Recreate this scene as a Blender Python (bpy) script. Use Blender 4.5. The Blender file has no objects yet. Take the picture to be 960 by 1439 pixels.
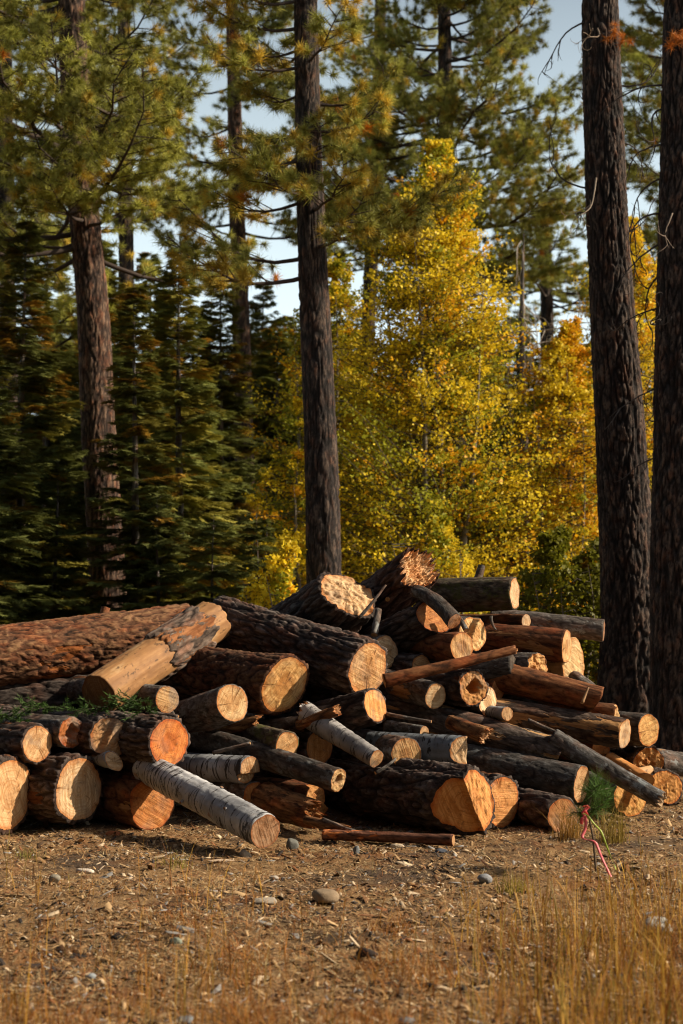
import bpy, math, random
import numpy as np
from mathutils import Vector, Matrix

random.seed(11)
RNG = np.random.default_rng(11)
SC = bpy.context.scene
COL = SC.collection
R = math.radians

# ------------------------------------------------------------------ camera, sky, sun, exposure
FPX, HOR, EYE = 2000.0, 870.0, 1.5          # focal length in photo pixels, horizon row, eye height
PITCH = math.atan((HOR - 719.5) / FPX)
cam_d = bpy.data.cameras.new('camera')
cam_d.sensor_fit = 'VERTICAL'
cam_d.sensor_height = 36.0
cam_d.lens = 36.0 * FPX / 1439.0
cam_d.clip_end = 3000
cam_d.dof.use_dof = True
cam_d.dof.focus_distance = 10.6
cam_d.dof.aperture_fstop = 2.4
cam = bpy.data.objects.new('camera', cam_d)
COL.objects.link(cam)
cam.location = (0, 0, EYE)
cam.rotation_euler = (math.pi / 2 + PITCH, 0, 0)
SC.camera = cam

SUN_EL, SUN_BACK = R(33), R(-3)              # sun from the right, a touch behind the pile
sdir = Vector((math.cos(SUN_EL) * math.cos(SUN_BACK), math.cos(SUN_EL) * math.sin(SUN_BACK), math.sin(SUN_EL)))
wd = bpy.data.worlds.new('World')
SC.world = wd
wd.use_nodes = True
wn = wd.node_tree
bg = wn.nodes.get('Background') or wn.nodes.new('ShaderNodeBackground')
sky = wn.nodes.new('ShaderNodeTexSky')
sky.sky_type = 'NISHITA'
sky.sun_disc = False
sky.sun_elevation = SUN_EL
sky.sun_rotation = R(90) - SUN_BACK
sky.air_density = 1.0
sky.dust_density = 4.0
# thin bright haze low in the sky, all the way round
wtc = wn.nodes.new('ShaderNodeTexCoord')
wsep = wn.nodes.new('ShaderNodeSeparateXYZ')
wn.links.new(wtc.outputs['Generated'], wsep.inputs[0])
wmr = wn.nodes.new('ShaderNodeMapRange')
wmr.inputs[1].default_value, wmr.inputs[2].default_value = 0.18, 0.52
wmr.inputs[3].default_value, wmr.inputs[4].default_value = 0.85, 0.0
wn.links.new(wsep.outputs[2], wmr.inputs[0])
wmx = wn.nodes.new('ShaderNodeMix'); wmx.data_type = 'RGBA'
wmx.inputs[7].default_value = (16.0, 19.0, 20.0, 1)
wn.links.new(wmr.outputs[0], wmx.inputs[0])
wn.links.new(sky.outputs[0], wmx.inputs[6])
wn.links.new(wmx.outputs[2], bg.inputs[0])
bg.inputs[1].default_value = 0.05
sun_d = bpy.data.lights.new('sun', 'SUN')
sun_d.energy = 5.0
sun_d.angle = R(0.6)
sun_d.color = (1.0, 0.84, 0.65)
sun = bpy.data.objects.new('sun', sun_d)
COL.objects.link(sun)
sun.rotation_euler = sdir.to_track_quat('Z', 'Y').to_euler()
sun.location = (30, 0, 30)
SC.view_settings.view_transform = 'Standard'
SC.view_settings.look = 'None'
SC.view_settings.gamma = 1.0
SC.view_settings.use_curve_mapping = False
SC.view_settings.exposure = 0.50
SC.cycles.pixel_filter_type = 'BLACKMAN_HARRIS'
SC.cycles.filter_width = 1.1
SC.cycles.max_bounces = 5
SC.cycles.diffuse_bounces = 2
SC.cycles.transmission_bounces = 4
SC.cycles.use_adaptive_sampling = True
SC.cycles.use_denoising = True


# ------------------------------------------------------------------ helpers
def P(px, py, d):
    """world point seen at photo pixel (px, py) at depth y = d"""
    u, v = (px - 480.0) / FPX, (719.5 - py) / FPX
    cp, sp = math.cos(PITCH), math.sin(PITCH)
    dy, dz = cp - v * sp, sp + v * cp
    t = d / dy
    return np.array((u * t, d, EYE + dz * t))


_perm = np.random.default_rng(3).permutation(256)
_perm = np.concatenate([_perm, _perm, _perm])
_grad = np.random.default_rng(4).normal(size=(256, 3))
_grad /= np.linalg.norm(_grad, axis=1)[:, None]


def perlin(p):
    p = np.asarray(p, float)
    i = np.floor(p).astype(int)
    f = p - i
    u = f * f * f * (f * (f * 6 - 15) + 10)
    i &= 255
    out = 0
    for cx in (0, 1):
        wx = u[:, 0] if cx else 1 - u[:, 0]
        for cy in (0, 1):
            wy = u[:, 1] if cy else 1 - u[:, 1]
            for cz in (0, 1):
                wz = u[:, 2] if cz else 1 - u[:, 2]
                h = _perm[_perm[_perm[(i[:, 0] + cx) & 255] + ((i[:, 1] + cy) & 255)] + ((i[:, 2] + cz) & 255)]
                g = _grad[h]
                out = out + wx * wy * wz * ((f[:, 0] - cx) * g[:, 0] + (f[:, 1] - cy) * g[:, 1] + (f[:, 2] - cz) * g[:, 2])
    return out * 1.5


def sstep(a, b, x):
    t = np.clip((x - a) / (b - a), 0, 1)
    return t * t * (3 - 2 * t)


def mk(name, V, F, mat, parent=None, h=None, tint=None, smooth=True):
    """one mesh object from numpy verts and a list of face index arrays"""
    if not isinstance(F, (list, tuple)):
        F = [F]
    F = [np.asarray(f, np.int32) for f in F if len(f)]
    me = bpy.data.meshes.new(name)
    V = np.asarray(V, np.float32)
    me.vertices.add(len(V))
    me.vertices.foreach_set('co', V.ravel())
    loops = np.concatenate([f.ravel() for f in F])
    tot = np.concatenate([np.full(len(f), f.shape[1], np.int32) for f in F])
    start = np.concatenate([[0], np.cumsum(tot)[:-1]]).astype(np.int32)
    me.loops.add(len(loops))
    me.loops.foreach_set('vertex_index', loops)
    me.polygons.add(len(tot))
    me.polygons.foreach_set('loop_start', start)
    me.polygons.foreach_set('loop_total', tot)
    if smooth:
        me.polygons.foreach_set('use_smooth', np.ones(len(tot), bool))
    if h is not None:
        a = me.attributes.new('h', 'FLOAT', 'POINT')
        a.data.foreach_set('value', np.asarray(h, np.float32))
    if tint is not None:
        a = me.attributes.new('tint', 'FLOAT_COLOR', 'POINT')
        t4 = np.ones((len(V), 4), np.float32)
        t4[:, :3] = tint
        a.data.foreach_set('color', t4.ravel())
    me.update(calc_edges=True)
    me.materials.append(mat)
    o = bpy.data.objects.new(name, me)
    COL.objects.link(o)
    if parent is not None:
        o.parent = parent
    return o


def tag(o, label=None, cat=None, group=None, kind=None):
    if label: o['label'] = label
    if cat: o['category'] = cat
    if group: o['group'] = group
    if kind: o['kind'] = kind
    return o


def empty(name, label, cat, group=None, loc=(0, 0, 0)):
    o = bpy.data.objects.new(name, None)
    o.empty_display_size = 0.1
    COL.objects.link(o)
    o.location = loc
    return tag(o, label, cat, group)


def copy_tree(o, parent=None):
    c = o.copy()
    COL.objects.link(c)
    if parent is not None:
        c.parent = parent
    for ch in list(o.children):
        copy_tree(ch, c)
    return c


def frames(path):
    path = np.asarray(path, float)
    T = np.gradient(path, axis=0)
    T /= np.linalg.norm(T, axis=1)[:, None] + 1e-12
    ref = np.array((0, 0, 1.0)) if abs(T[0][2]) < 0.9 else np.array((1.0, 0, 0))
    U = np.cross(ref, T)
    U /= np.linalg.norm(U, axis=1)[:, None] + 1e-12
    return T, U, np.cross(T, U)


def grid_faces(nv, nu, off=0):
    a = np.arange(nv - 1)[:, None] * nu + np.arange(nu)[None, :]
    b = np.arange(nv - 1)[:, None] * nu + (np.arange(nu)[None, :] + 1) % nu
    return np.stack([a, b, b + nu, a + nu], -1).reshape(-1, 4) + off


def tube(path, rad, nu=8):
    path = np.asarray(path, float)
    T, U, W = frames(path)
    th = np.linspace(0, 2 * np.pi, nu, endpoint=False)
    rad = np.broadcast_to(np.asarray(rad, float), (len(path),))
    V = path[:, None, :] + rad[:, None, None] * (np.cos(th)[None, :, None] * U[:, None, :] + np.sin(th)[None, :, None] * W[:, None, :])
    return V.reshape(-1, 3), grid_faces(len(path), nu)


def segs(P0, P1, r0, r1, n=3):
    """many straight twigs at once"""
    P0, P1 = np.asarray(P0, float), np.asarray(P1, float)
    D = P1 - P0
    D /= np.linalg.norm(D, axis=1)[:, None] + 1e-9
    ref = np.where(np.abs(D[:, 2:3]) > 0.9, np.array([[1.0, 0, 0]]), np.array([[0, 0, 1.0]]))
    U = np.cross(ref, D); U /= np.linalg.norm(U, axis=1)[:, None] + 1e-9
    W = np.cross(D, U)
    r0 = np.broadcast_to(np.asarray(r0, float), (len(P0),)); r1 = np.broadcast_to(np.asarray(r1, float), (len(P0),))
    th = np.linspace(0, 2 * np.pi, n, endpoint=False)
    ring = np.cos(th)[None, :, None] * U[:, None, :] + np.sin(th)[None, :, None] * W[:, None, :]
    A = P0[:, None, :] + ring * r0[:, None, None]
    B = P1[:, None, :] + ring * r1[:, None, None]
    V = np.concatenate([A, B], 1).reshape(-1, 3)
    k = np.arange(n)
    f = np.stack([k, (k + 1) % n, (k + 1) % n + n, k + n], -1)
    F = (np.arange(len(P0))[:, None, None] * 2 * n + f[None]).reshape(-1, 4)
    return V, F


class Bag:
    def __init__(s): s.V, s.F, s.T, s.n = [], {}, [], 0
    def add(s, V, F, tint=None):
        V = np.asarray(V, float)
        for f in (F if isinstance(F, list) else [F]):
            f = np.asarray(f)
            s.F.setdefault(f.shape[1], []).append(f + s.n)
        s.V.append(V); s.n += len(V)
        t = np.ones((len(V), 3)) if tint is None else np.broadcast_to(np.asarray(tint, float), (len(V), 3))
        s.T.append(t)
    def build(s, name, mat, parent=None, smooth=True):
        return mk(name, np.concatenate(s.V), [np.concatenate(f) for f in s.F.values()], mat, parent, tint=np.concatenate(s.T), smooth=smooth)


# ------------------------------------------------------------------ materials
def new_mat(name):
    m = bpy.data.materials.new(name)
    m.use_nodes = True
    nt = m.node_tree
    nt.nodes.clear()
    out = nt.nodes.new('ShaderNodeOutputMaterial')
    return m, nt, out


def nd(nt, typ, ins=None, **props):
    n = nt.nodes.new(typ)
    for k, v in props.items():
        setattr(n, k, v)
    for k, v in (ins or {}).items():
        if isinstance(v, bpy.types.NodeSocket):
            nt.links.new(v, n.inputs[k])
        else:
            n.inputs[k].default_value = v
    return n


def c4(c): return (c[0], c[1], c[2], 1.0)


def mixc(nt, f, a, b, blend='MIX'):
    n = nt.nodes.new('ShaderNodeMix')
    n.data_type = 'RGBA'; n.blend_type = blend
    for i, v in ((0, f), (6, a), (7, b)):
        if isinstance(v, bpy.types.NodeSocket): nt.links.new(v, n.inputs[i])
        else: n.inputs[i].default_value = v if i == 0 else c4(v)
    return n.outputs[2]


def mth(nt, op, a, b=0.0, c=0.0, clamp=False):
    n = nt.nodes.new('ShaderNodeMath'); n.operation = op; n.use_clamp = clamp
    for i, v in enumerate((a, b, c)):
        if isinstance(v, bpy.types.NodeSocket): nt.links.new(v, n.inputs[i])
        else: n.inputs[i].default_value = v
    return n.outputs[0]


def rng_map(nt, v, a, b, c=0.0, d=1.0):
    return nd(nt, 'ShaderNodeMapRange', {0: v, 1: a, 2: b, 3: c, 4: d}, interpolation_type='SMOOTHSTEP').outputs[0]


def coords(nt, scale=(1, 1, 1), rand=True):
    tc = nt.nodes.new('ShaderNodeTexCoord')
    v = tc.outputs['Object']
    if rand:
        oi = nt.nodes.new('ShaderNodeObjectInfo')
        k = mth(nt, 'MULTIPLY', oi.outputs['Random'], 40.0)
        v = nd(nt, 'ShaderNodeVectorMath', {0: v, 1: k}, operation='ADD').outputs[0]
    return nd(nt, 'ShaderNodeMapping', {'Vector': v, 'Scale': scale}).outputs[0]


def noise(nt, vec, scale, detail=4.0, rough=0.6, dist=0.0):
    return nd(nt, 'ShaderNodeTexNoise', {'Vector': vec, 'Scale': scale, 'Detail': detail, 'Roughness': rough, 'Distortion': dist}).outputs[0]


def finish(nt, out, col, rough=0.85, height=None, bump=0.3, dist=0.01, spec=0.25):
    b = nd(nt, 'ShaderNodeBsdfPrincipled', {'Roughness': rough, 'Specular IOR Level': spec})
    if isinstance(col, bpy.types.NodeSocket): nt.links.new(col, b.inputs['Base Color'])
    else: b.inputs['Base Color'].default_value = c4(col)
    if height is not None:
        bp = nd(nt, 'ShaderNodeBump', {'Height': height, 'Strength': bump, 'Distance': dist})
        nt.links.new(bp.outputs[0], b.inputs['Normal'])
    nt.links.new(b.outputs[0], out.inputs[0])


def bark_mat(name, furrow, mid, light, patch=None, patch_amt=0.0, patch_scale=2.2, lichen=None, lichen_amt=0.0, fscale=26, bump=0.7):
    """bark: furrow / plate colour from the modelled relief 'h', scaly grain, optional peeled patches and lichen"""
    m, nt, out = new_mat(name)
    h = nd(nt, 'ShaderNodeAttribute', attribute_name='h').outputs['Fac']
    v = coords(nt, (1, 1, 0.35))
    n1 = noise(nt, v, fscale, 6, 0.7)
    n2 = noise(nt, v, 5.0, 4, 0.6)
    n3 = noise(nt, v, 95.0, 4, 0.7)
    n1 = mth(nt, 'MULTIPLY_ADD', mth(nt, 'SUBTRACT', n3, 0.5), 0.45, n1)
    t = mth(nt, 'MULTIPLY_ADD', h, 0.55, mth(nt, 'MULTIPLY_ADD', n1, 1.1, mth(nt, 'MULTIPLY_ADD', n2, 0.5, -0.62)))
    c = mixc(nt, rng_map(nt, t, 0.05, 0.5), furrow, mid)
    c = mixc(nt, rng_map(nt, t, 0.42, 0.95), c, light)
    hue = noise(nt, coords(nt, (1, 1, 0.6)), 9.0, 3, 0.5)
    c = mixc(nt, rng_map(nt, hue, 0.45, 0.7, 0, 0.55), c, mixc(nt, 1.0, c, (1.5, 0.8, 0.5), 'MULTIPLY'))
    hgt = mth(nt, 'MULTIPLY_ADD', n1, 0.8, mth(nt, 'MULTIPLY', n2, 0.5))
    if lichen is not None:
        ln = noise(nt, coords(nt, (1, 1, 0.8)), 7.0, 5, 0.75)
        c = mixc(nt, rng_map(nt, ln, 0.62 - lichen_amt * 0.25, 0.70 - lichen_amt * 0.25, 0, 0.85), c, lichen)
    if patch is not None:
        pv = coords(nt, (1, 1, 0.30))
        pn = noise(nt, pv, patch_scale, 5, 0.62, 0.3)
        pm = rng_map(nt, pn, 0.70 - patch_amt * 0.4, 0.72 - patch_amt * 0.4)
        st = noise(nt, coords(nt, (30, 30, 1.6)), 1.0, 4, 0.6)
        pc = mixc(nt, rng_map(nt, st, 0.3, 0.7), (patch[0] * .45, patch[1] * .36, patch[2] * .3), patch)
        c = mixc(nt, pm, c, pc)
        hgt = mth(nt, 'SUBTRACT', hgt, mth(nt, 'MULTIPLY', pm, 0.9))
    oi = nt.nodes.new('ShaderNodeObjectInfo')
    c = mixc(nt, 1.0, c, oi.outputs['Color'], 'MULTIPLY')
    finish(nt, out, c, 0.9, hgt, bump, 0.02, 0.2)
    return m


def birch_mat():
    m, nt, out = new_mat('birch_bark')
    v = coords(nt, (1, 1, 1))
    w = noise(nt, v, 3.0, 4, 0.6)
    c = mixc(nt, rng_map(nt, w, 0.35, 0.7), (0.22, 0.225, 0.23), (0.56, 0.57, 0.57))
    n0 = noise(nt, v, 14.0, 4, 0.7)
    c = mixc(nt, rng_map(nt, n0, 0.55, 0.75, 0, 0.6), c, (0.20, 0.15, 0.11))
    # dark dashes running round the stem
    lz = noise(nt, coords(nt, (5, 5, 42)), 1.0, 2, 0.5, 0.6)
    dash = rng_map(nt, lz, 0.595, 0.65)
    c = mixc(nt, mth(nt, 'MULTIPLY', dash, 0.85), c, (0.03, 0.026, 0.024))
    big = noise(nt, coords(nt, (4.0, 4.0, 16)), 1.0, 5, 0.7, 1.2)
    c = mixc(nt, rng_map(nt, big, 0.57, 0.60, 0, 0.94), c, (0.022, 0.019, 0.018))
    tn = noise(nt, coords(nt, (1, 1, 0.8)), 5.5, 4, 0.6)
    c = mixc(nt, rng_map(nt, tn, 0.62, 0.70, 0, 0.8), c, (0.26, 0.12, 0.05))
    oi = nt.nodes.new('ShaderNodeObjectInfo')
    c = mixc(nt, 1.0, c, oi.outputs['Color'], 'MULTIPLY')
    finish(nt, out, c, 0.65, mth(nt, 'SUBTRACT', n0, mth(nt, 'MULTIPLY', dash, 0.4)), 0.5, 0.01, 0.3)
    return m


def wood_side_mat():
    """debarked log flank: streaky tan wood with grey weathering and scars"""
    m, nt, out = new_mat('bare_wood')
    st = noise(nt, coords(nt, (26, 26, 1.3)), 1.0, 5, 0.65)
    bl = noise(nt, coords(nt, (1, 1, 0.45)), 5.0, 4, 0.6)
    sp = noise(nt, coords(nt, (1, 1, 0.5)), 22.0, 3, 0.7)
    c = mixc(nt, rng_map(nt, st, 0.25, 0.8), (0.29, 0.155, 0.062), (0.46, 0.285, 0.13))
    c = mixc(nt, rng_map(nt, bl, 0.45, 0.62, 0, 0.8), c, (0.22, 0.12, 0.055))
    c = mixc(nt, rng_map(nt, bl, 0.46, 0.34, 0, 0.7), c, (0.50, 0.36, 0.20))
    c = mixc(nt, rng_map(nt, sp, 0.58, 0.66, 0, 0.75), c, (0.06, 0.035, 0.02))
    oi = nt.nodes.new('ShaderNodeObjectInfo')
    c = mixc(nt, 1.0, c, oi.outputs['Color'], 'MULTIPLY')
    finish(nt, out, c, 0.7, mth(nt, 'MULTIPLY_ADD', st, 0.7, sp), 0.5, 0.006, 0.3)
    return m


def cut_mat():
    """sawn end grain; object colour is the wood colour; 'h' is 0 at the pith and 1 at the bark"""
    m, nt, out = new_mat('sawn_wood')
    oi = nt.nodes.new('ShaderNodeObjectInfo')
    base = oi.outputs['Color']
    h = nd(nt, 'ShaderNodeAttribute', attribute_name='h').outputs['Fac']
    tc = nt.nodes.new('ShaderNodeTexCoord')
    rot = nd(nt, 'ShaderNodeVectorRotate', {'Vector': tc.outputs['Object'], 'Axis': (0, 0, 1), 'Angle': mth(nt, 'MULTIPLY', oi.outputs['Random'], 6.28)}).outputs[0]
    off = nd(nt, 'ShaderNodeVectorMath', {0: rot, 1: mth(nt, 'MULTIPLY', oi.outputs['Random'], 40.0)}, operation='ADD').outputs[0]
    saw = noise(nt, nd(nt, 'ShaderNodeMapping', {'Vector': off, 'Scale': (55, 3.5, 3.5)}).outputs[0], 1.0, 4, 0.6, 0.2)
    blot = noise(nt, off, 7.0, 4, 0.6, 0.6)
    wob = noise(nt, off, 12.0, 2, 0.5)
    ring = nd(nt, 'ShaderNodeTexNoise', {'W': mth(nt, 'MULTIPLY_ADD', h, 9.0, mth(nt, 'MULTIPLY_ADD', wob, 1.6, mth(nt, 'MULTIPLY', oi.outputs['Random'], 31.0))), 'Scale': 1.6, 'Detail': 3.0}, noise_dimensions='1D').outputs[0]
    fine = mth(nt, 'SINE', mth(nt, 'MULTIPLY_ADD', h, 95.0, mth(nt, 'MULTIPLY', wob, 9.0)))
    dark = mixc(nt, 1.0, base, (0.62, 0.42, 0.25), 'MULTIPLY')
    lite = mixc(nt, 1.0, base, (1.22, 1.25, 1.30), 'MULTIPLY')
    c = mixc(nt, rng_map(nt, saw, 0.33, 0.68), mixc(nt, 0.55, base, dark), lite)
    c = mixc(nt, rng_map(nt, ring, 0.42, 0.68, 0, 0.55), c, dark)
    hw = mth(nt, 'MULTIPLY_ADD', wob, 0.25, h)
    c = mixc(nt, mth(nt, 'MULTIPLY', rng_map(nt, hw, 0.62, 0.52), rng_map(nt, mth(nt, 'FRACT', mth(nt, 'MULTIPLY', oi.outputs['Random'], 7.0)), 0.3, 0.9, 0.0, 0.75)), c, dark)
    c = mixc(nt, rng_map(nt, blot, 0.5, 0.74, 0, 0.75), c, dark)
    c = mixc(nt, rng_map(nt, fine, 0.2, 1.0, 0, 0.16), c, dark)
    c = mixc(nt, rng_map(nt, mth(nt, 'MULTIPLY_ADD', blot, 0.3, h), 0.95, 1.18, 0, 0.85), c, mixc(nt, 1.0, base, (0.72, 0.36, 0.15), 'MULTIPLY'))
    # drying checks: thin dark rays from the pith
    sx = nd(nt, 'ShaderNodeSeparateXYZ', {0: rot})
    ang = mth(nt, 'ARCTAN2', sx.outputs[1], sx.outputs[0])
    an = nd(nt, 'ShaderNodeTexNoise', {'W': mth(nt, 'MULTIPLY_ADD', ang, 1.4, mth(nt, 'MULTIPLY_ADD', oi.outputs['Random'], 50.0, mth(nt, 'MULTIPLY', wob, 0.25))), 'Scale': 1.6, 'Detail': 1.0}, noise_dimensions='1D').outputs[0]
    ck = mth(nt, 'ABSOLUTE', mth(nt, 'SUBTRACT', an, 0.5))
    ckm = mth(nt, 'MULTIPLY', rng_map(nt, ck, 0.0, 0.012, 1, 0), rng_map(nt, blot, 0.48, 0.62, 0.0, 0.85))
    c = mixc(nt, ckm, c, mixc(nt, 1.0, base, (0.30, 0.17, 0.09), 'MULTIPLY'))
    grime = noise(nt, off, 30.0, 3, 0.7)
    c = mixc(nt, rng_map(nt, grime, 0.56, 0.74, 0, 0.6), c, (0.10, 0.06, 0.03))
    wthr = noise(nt, off, 4.0, 5, 0.7, 0.4)
    wk = mth(nt, 'FRACT', mth(nt, 'MULTIPLY', oi.outputs['Random'], 13.0))
    c = mixc(nt, mth(nt, 'MULTIPLY', rng_map(nt, wthr, 0.46, 0.66), mth(nt, 'MULTIPLY', wk, 0.8)), c, (0.22, 0.175, 0.13))
    hgt = mth(nt, 'MULTIPLY_ADD', saw, 1.0, mth(nt, 'MULTIPLY_ADD', grime, 0.7, mth(nt, 'MULTIPLY', ckm, -0.8)))
    finish(nt, out, c, 0.75, hgt, 0.8, 0.010, 0.25)
    return m


def leaf_mat(name, base, trans=0.35, rough=0.6, spec=0.2):
    m, nt, out = new_mat(name)
    t = nd(nt, 'ShaderNodeAttribute', attribute_name='tint').outputs['Color']
    c = mixc(nt, 1.0, base, t, 'MULTIPLY')
    p = nd(nt, 'ShaderNodeBsdfPrincipled', {'Base Color': c, 'Roughness': rough, 'Specular IOR Level': spec})
    tr = nd(nt, 'ShaderNodeBsdfTranslucent', {'Color': c})
    mx = nd(nt, 'ShaderNodeMixShader', {0: trans, 1: p.outputs[0], 2: tr.outputs[0]})
    nt.links.new(mx.outputs[0], out.inputs[0])
    return m


def tint_mat(name, rough=0.85, bump=0.0):
    m, nt, out = new_mat(name)
    t = nd(nt, 'ShaderNodeAttribute', attribute_name='tint').outputs['Color']
    n = noise(nt, coords(nt), 40.0, 4, 0.7)
    c = mixc(nt, 1.0, t, mixc(nt, n, (0.6, 0.6, 0.6), (1.3, 1.3, 1.3)), 'MULTIPLY')
    finish(nt, out, c, rough, n if bump else None, bump, 0.01)
    return m


M = {}
M['pine'] = bark_mat('pine_bark', (0.010, 0.008, 0.007), (0.060, 0.045, 0.037), (0.185, 0.155, 0.135), patch=(0.20, 0.085, 0.036), patch_amt=0.17, patch_scale=4.5)
M['red'] = bark_mat('russet_pine_bark', (0.016, 0.010, 0.007), (0.125, 0.060, 0.034), (0.29, 0.165, 0.085), patch=(0.36, 0.13, 0.04), patch_amt=0.25, patch_scale=4.0)
M['grey'] = bark_mat('thin_grey_bark', (0.03, 0.026, 0.022), (0.095, 0.082, 0.070), (0.20, 0.185, 0.165), patch=(0.34, 0.19, 0.085), patch_amt=0.12, lichen=(0.24, 0.25, 0.24), lichen_amt=0.2)
M['moss'] = bark_mat('mossy_bark', (0.022, 0.018, 0.013), (0.075, 0.058, 0.040), (0.16, 0.14, 0.10), lichen=(0.075, 0.075, 0.022), lichen_amt=0.5)
M['patchy'] = bark_mat('flaking_bark', (0.02, 0.016, 0.013), (0.085, 0.065, 0.052), (0.18, 0.15, 0.13), patch=(0.58, 0.35, 0.155), patch_amt=0.48, patch_scale=3.4)
M['sleeve'] = bark_mat('flaky_pine_bark', (0.02, 0.014, 0.011), (0.11, 0.080, 0.060), (0.25, 0.20, 0.16), patch=(0.34, 0.15, 0.06), patch_amt=0.36, patch_scale=7.0)
M['brown'] = bark_mat('brown_inner_bark', (0.035, 0.016, 0.008), (0.14, 0.062, 0.028), (0.25, 0.125, 0.058), patch=(0.40, 0.23, 0.10), patch_amt=0.2, patch_scale=3.0, bump=0.4)
M['rot'] = bark_mat('rotten_wood', (0.025, 0.012, 0.006), (0.14, 0.065, 0.026), (0.34, 0.18, 0.075), patch=(0.42, 0.22, 0.09), patch_amt=0.25, patch_scale=6)
M['birch'] = birch_mat()
M['peeled'] = wood_side_mat()
M['cut'] = cut_mat()
M['trunk_dark'] = bark_mat('standing_pine_bark', (0.008, 0.007, 0.006), (0.028, 0.023, 0.021), (0.135, 0.098, 0.074), fscale=20, bump=1.0)
M['trunk_red'] = bark_mat('standing_russet_bark', (0.008, 0.006, 0.005), (0.052, 0.034, 0.026), (0.24, 0.155, 0.103), fscale=20, bump=1.0)
M['twig'] = tint_mat('twig_bark')
M['needle'] = leaf_mat('pine_needles', (0.36, 0.335, 0.070), 0.18)
M['fir'] = leaf_mat('fir_needles', (0.140, 0.155, 0.040), 0.2)
M['aspen'] = leaf_mat('aspen_leaves', (0.76, 0.60, 0.032), 0.38, 0.5)
M['straw'] = leaf_mat('dry_straw', (0.52, 0.37, 0.125), 0.3)
M['chip'] = tint_mat('wood_chip')
M['stone'] = tint_mat('stone', 0.9, 0.6)

# ------------------------------------------------------------------ ground
def ground_mat():
    m, nt, out = new_mat('forest_floor')
    v = coords(nt, (1, 1, 1), rand=False)
    a = noise(nt, v, 0.9, 5, 0.6)
    b = noise(nt, v, 9.0, 6, 0.7)
    f = noise(nt, v, 60.0, 5, 0.75)
    c = mixc(nt, rng_map(nt, b, 0.35, 0.65), (0.15, 0.085, 0.040), (0.33, 0.205, 0.095))
    c = mixc(nt, rng_map(nt, f, 0.5, 0.75), c, (0.46, 0.31, 0.155))
    c = mixc(nt, rng_map(nt, f, 0.45, 0.25), c, (0.03, 0.02, 0.013))
    c = mixc(nt, rng_map(nt, a, 0.48, 0.64, 0, 0.85), c, (0.075, 0.056, 0.042))
    r = noise(nt, v, 1.7, 4, 0.6)
    c = mixc(nt, rng_map(nt, r, 0.52, 0.68, 0, 0.65), c, (0.20, 0.078, 0.028))
    finish(nt, out, c, 0.95, mth(nt, 'MULTIPLY_ADD', f, 0.7, b), 0.9, 0.03, 0.1)
    return m


def gz(x, y):
    """height of the forest floor"""
    x = np.asarray(x, float); y = np.asarray(y, float)
    p = np.stack([x, y, np.zeros_like(x)], -1).reshape(-1, 3)
    z = 0.045 * perlin(p * 0.55) + 0.03 * perlin(p * 1.9 + 7) + 0.018 * perlin(p * 6 + 3) + 0.010 * perlin(p * 15 + 9)
    near = sstep(60, 15, p[:, 1]) * sstep(-2, 4, p[:, 1])
    return (z * near).reshape(x.shape) - 0.015


gx = np.concatenate([[-600, -250, -100, -40, -20, -12, -8], np.arange(-5.0, 5.6, 0.035), [8, 12, 20, 40, 100, 250, 600]])
gy = np.concatenate([[-300, -80, -20, -4, 2], np.arange(4.0, 14.0, 0.035), np.arange(14, 40, 0.5), [45, 55, 70, 100, 160, 300, 700, 1500]])
XX, YY = np.meshgrid(gx, gy)
ZZ = gz(XX, YY)
gv = np.stack([XX, YY, ZZ], -1).reshape(-1, 3)
ny, nx = XX.shape
ia = (np.arange(ny - 1)[:, None] * nx + np.arange(nx - 1)[None, :])
gf = np.stack([ia, ia + 1, ia + nx + 1, ia + nx], -1).reshape(-1, 4)
tag(mk('ground', gv, gf, ground_mat()), 'brown forest floor strewn with needles and wood litter', 'ground', kind='structure')


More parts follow.
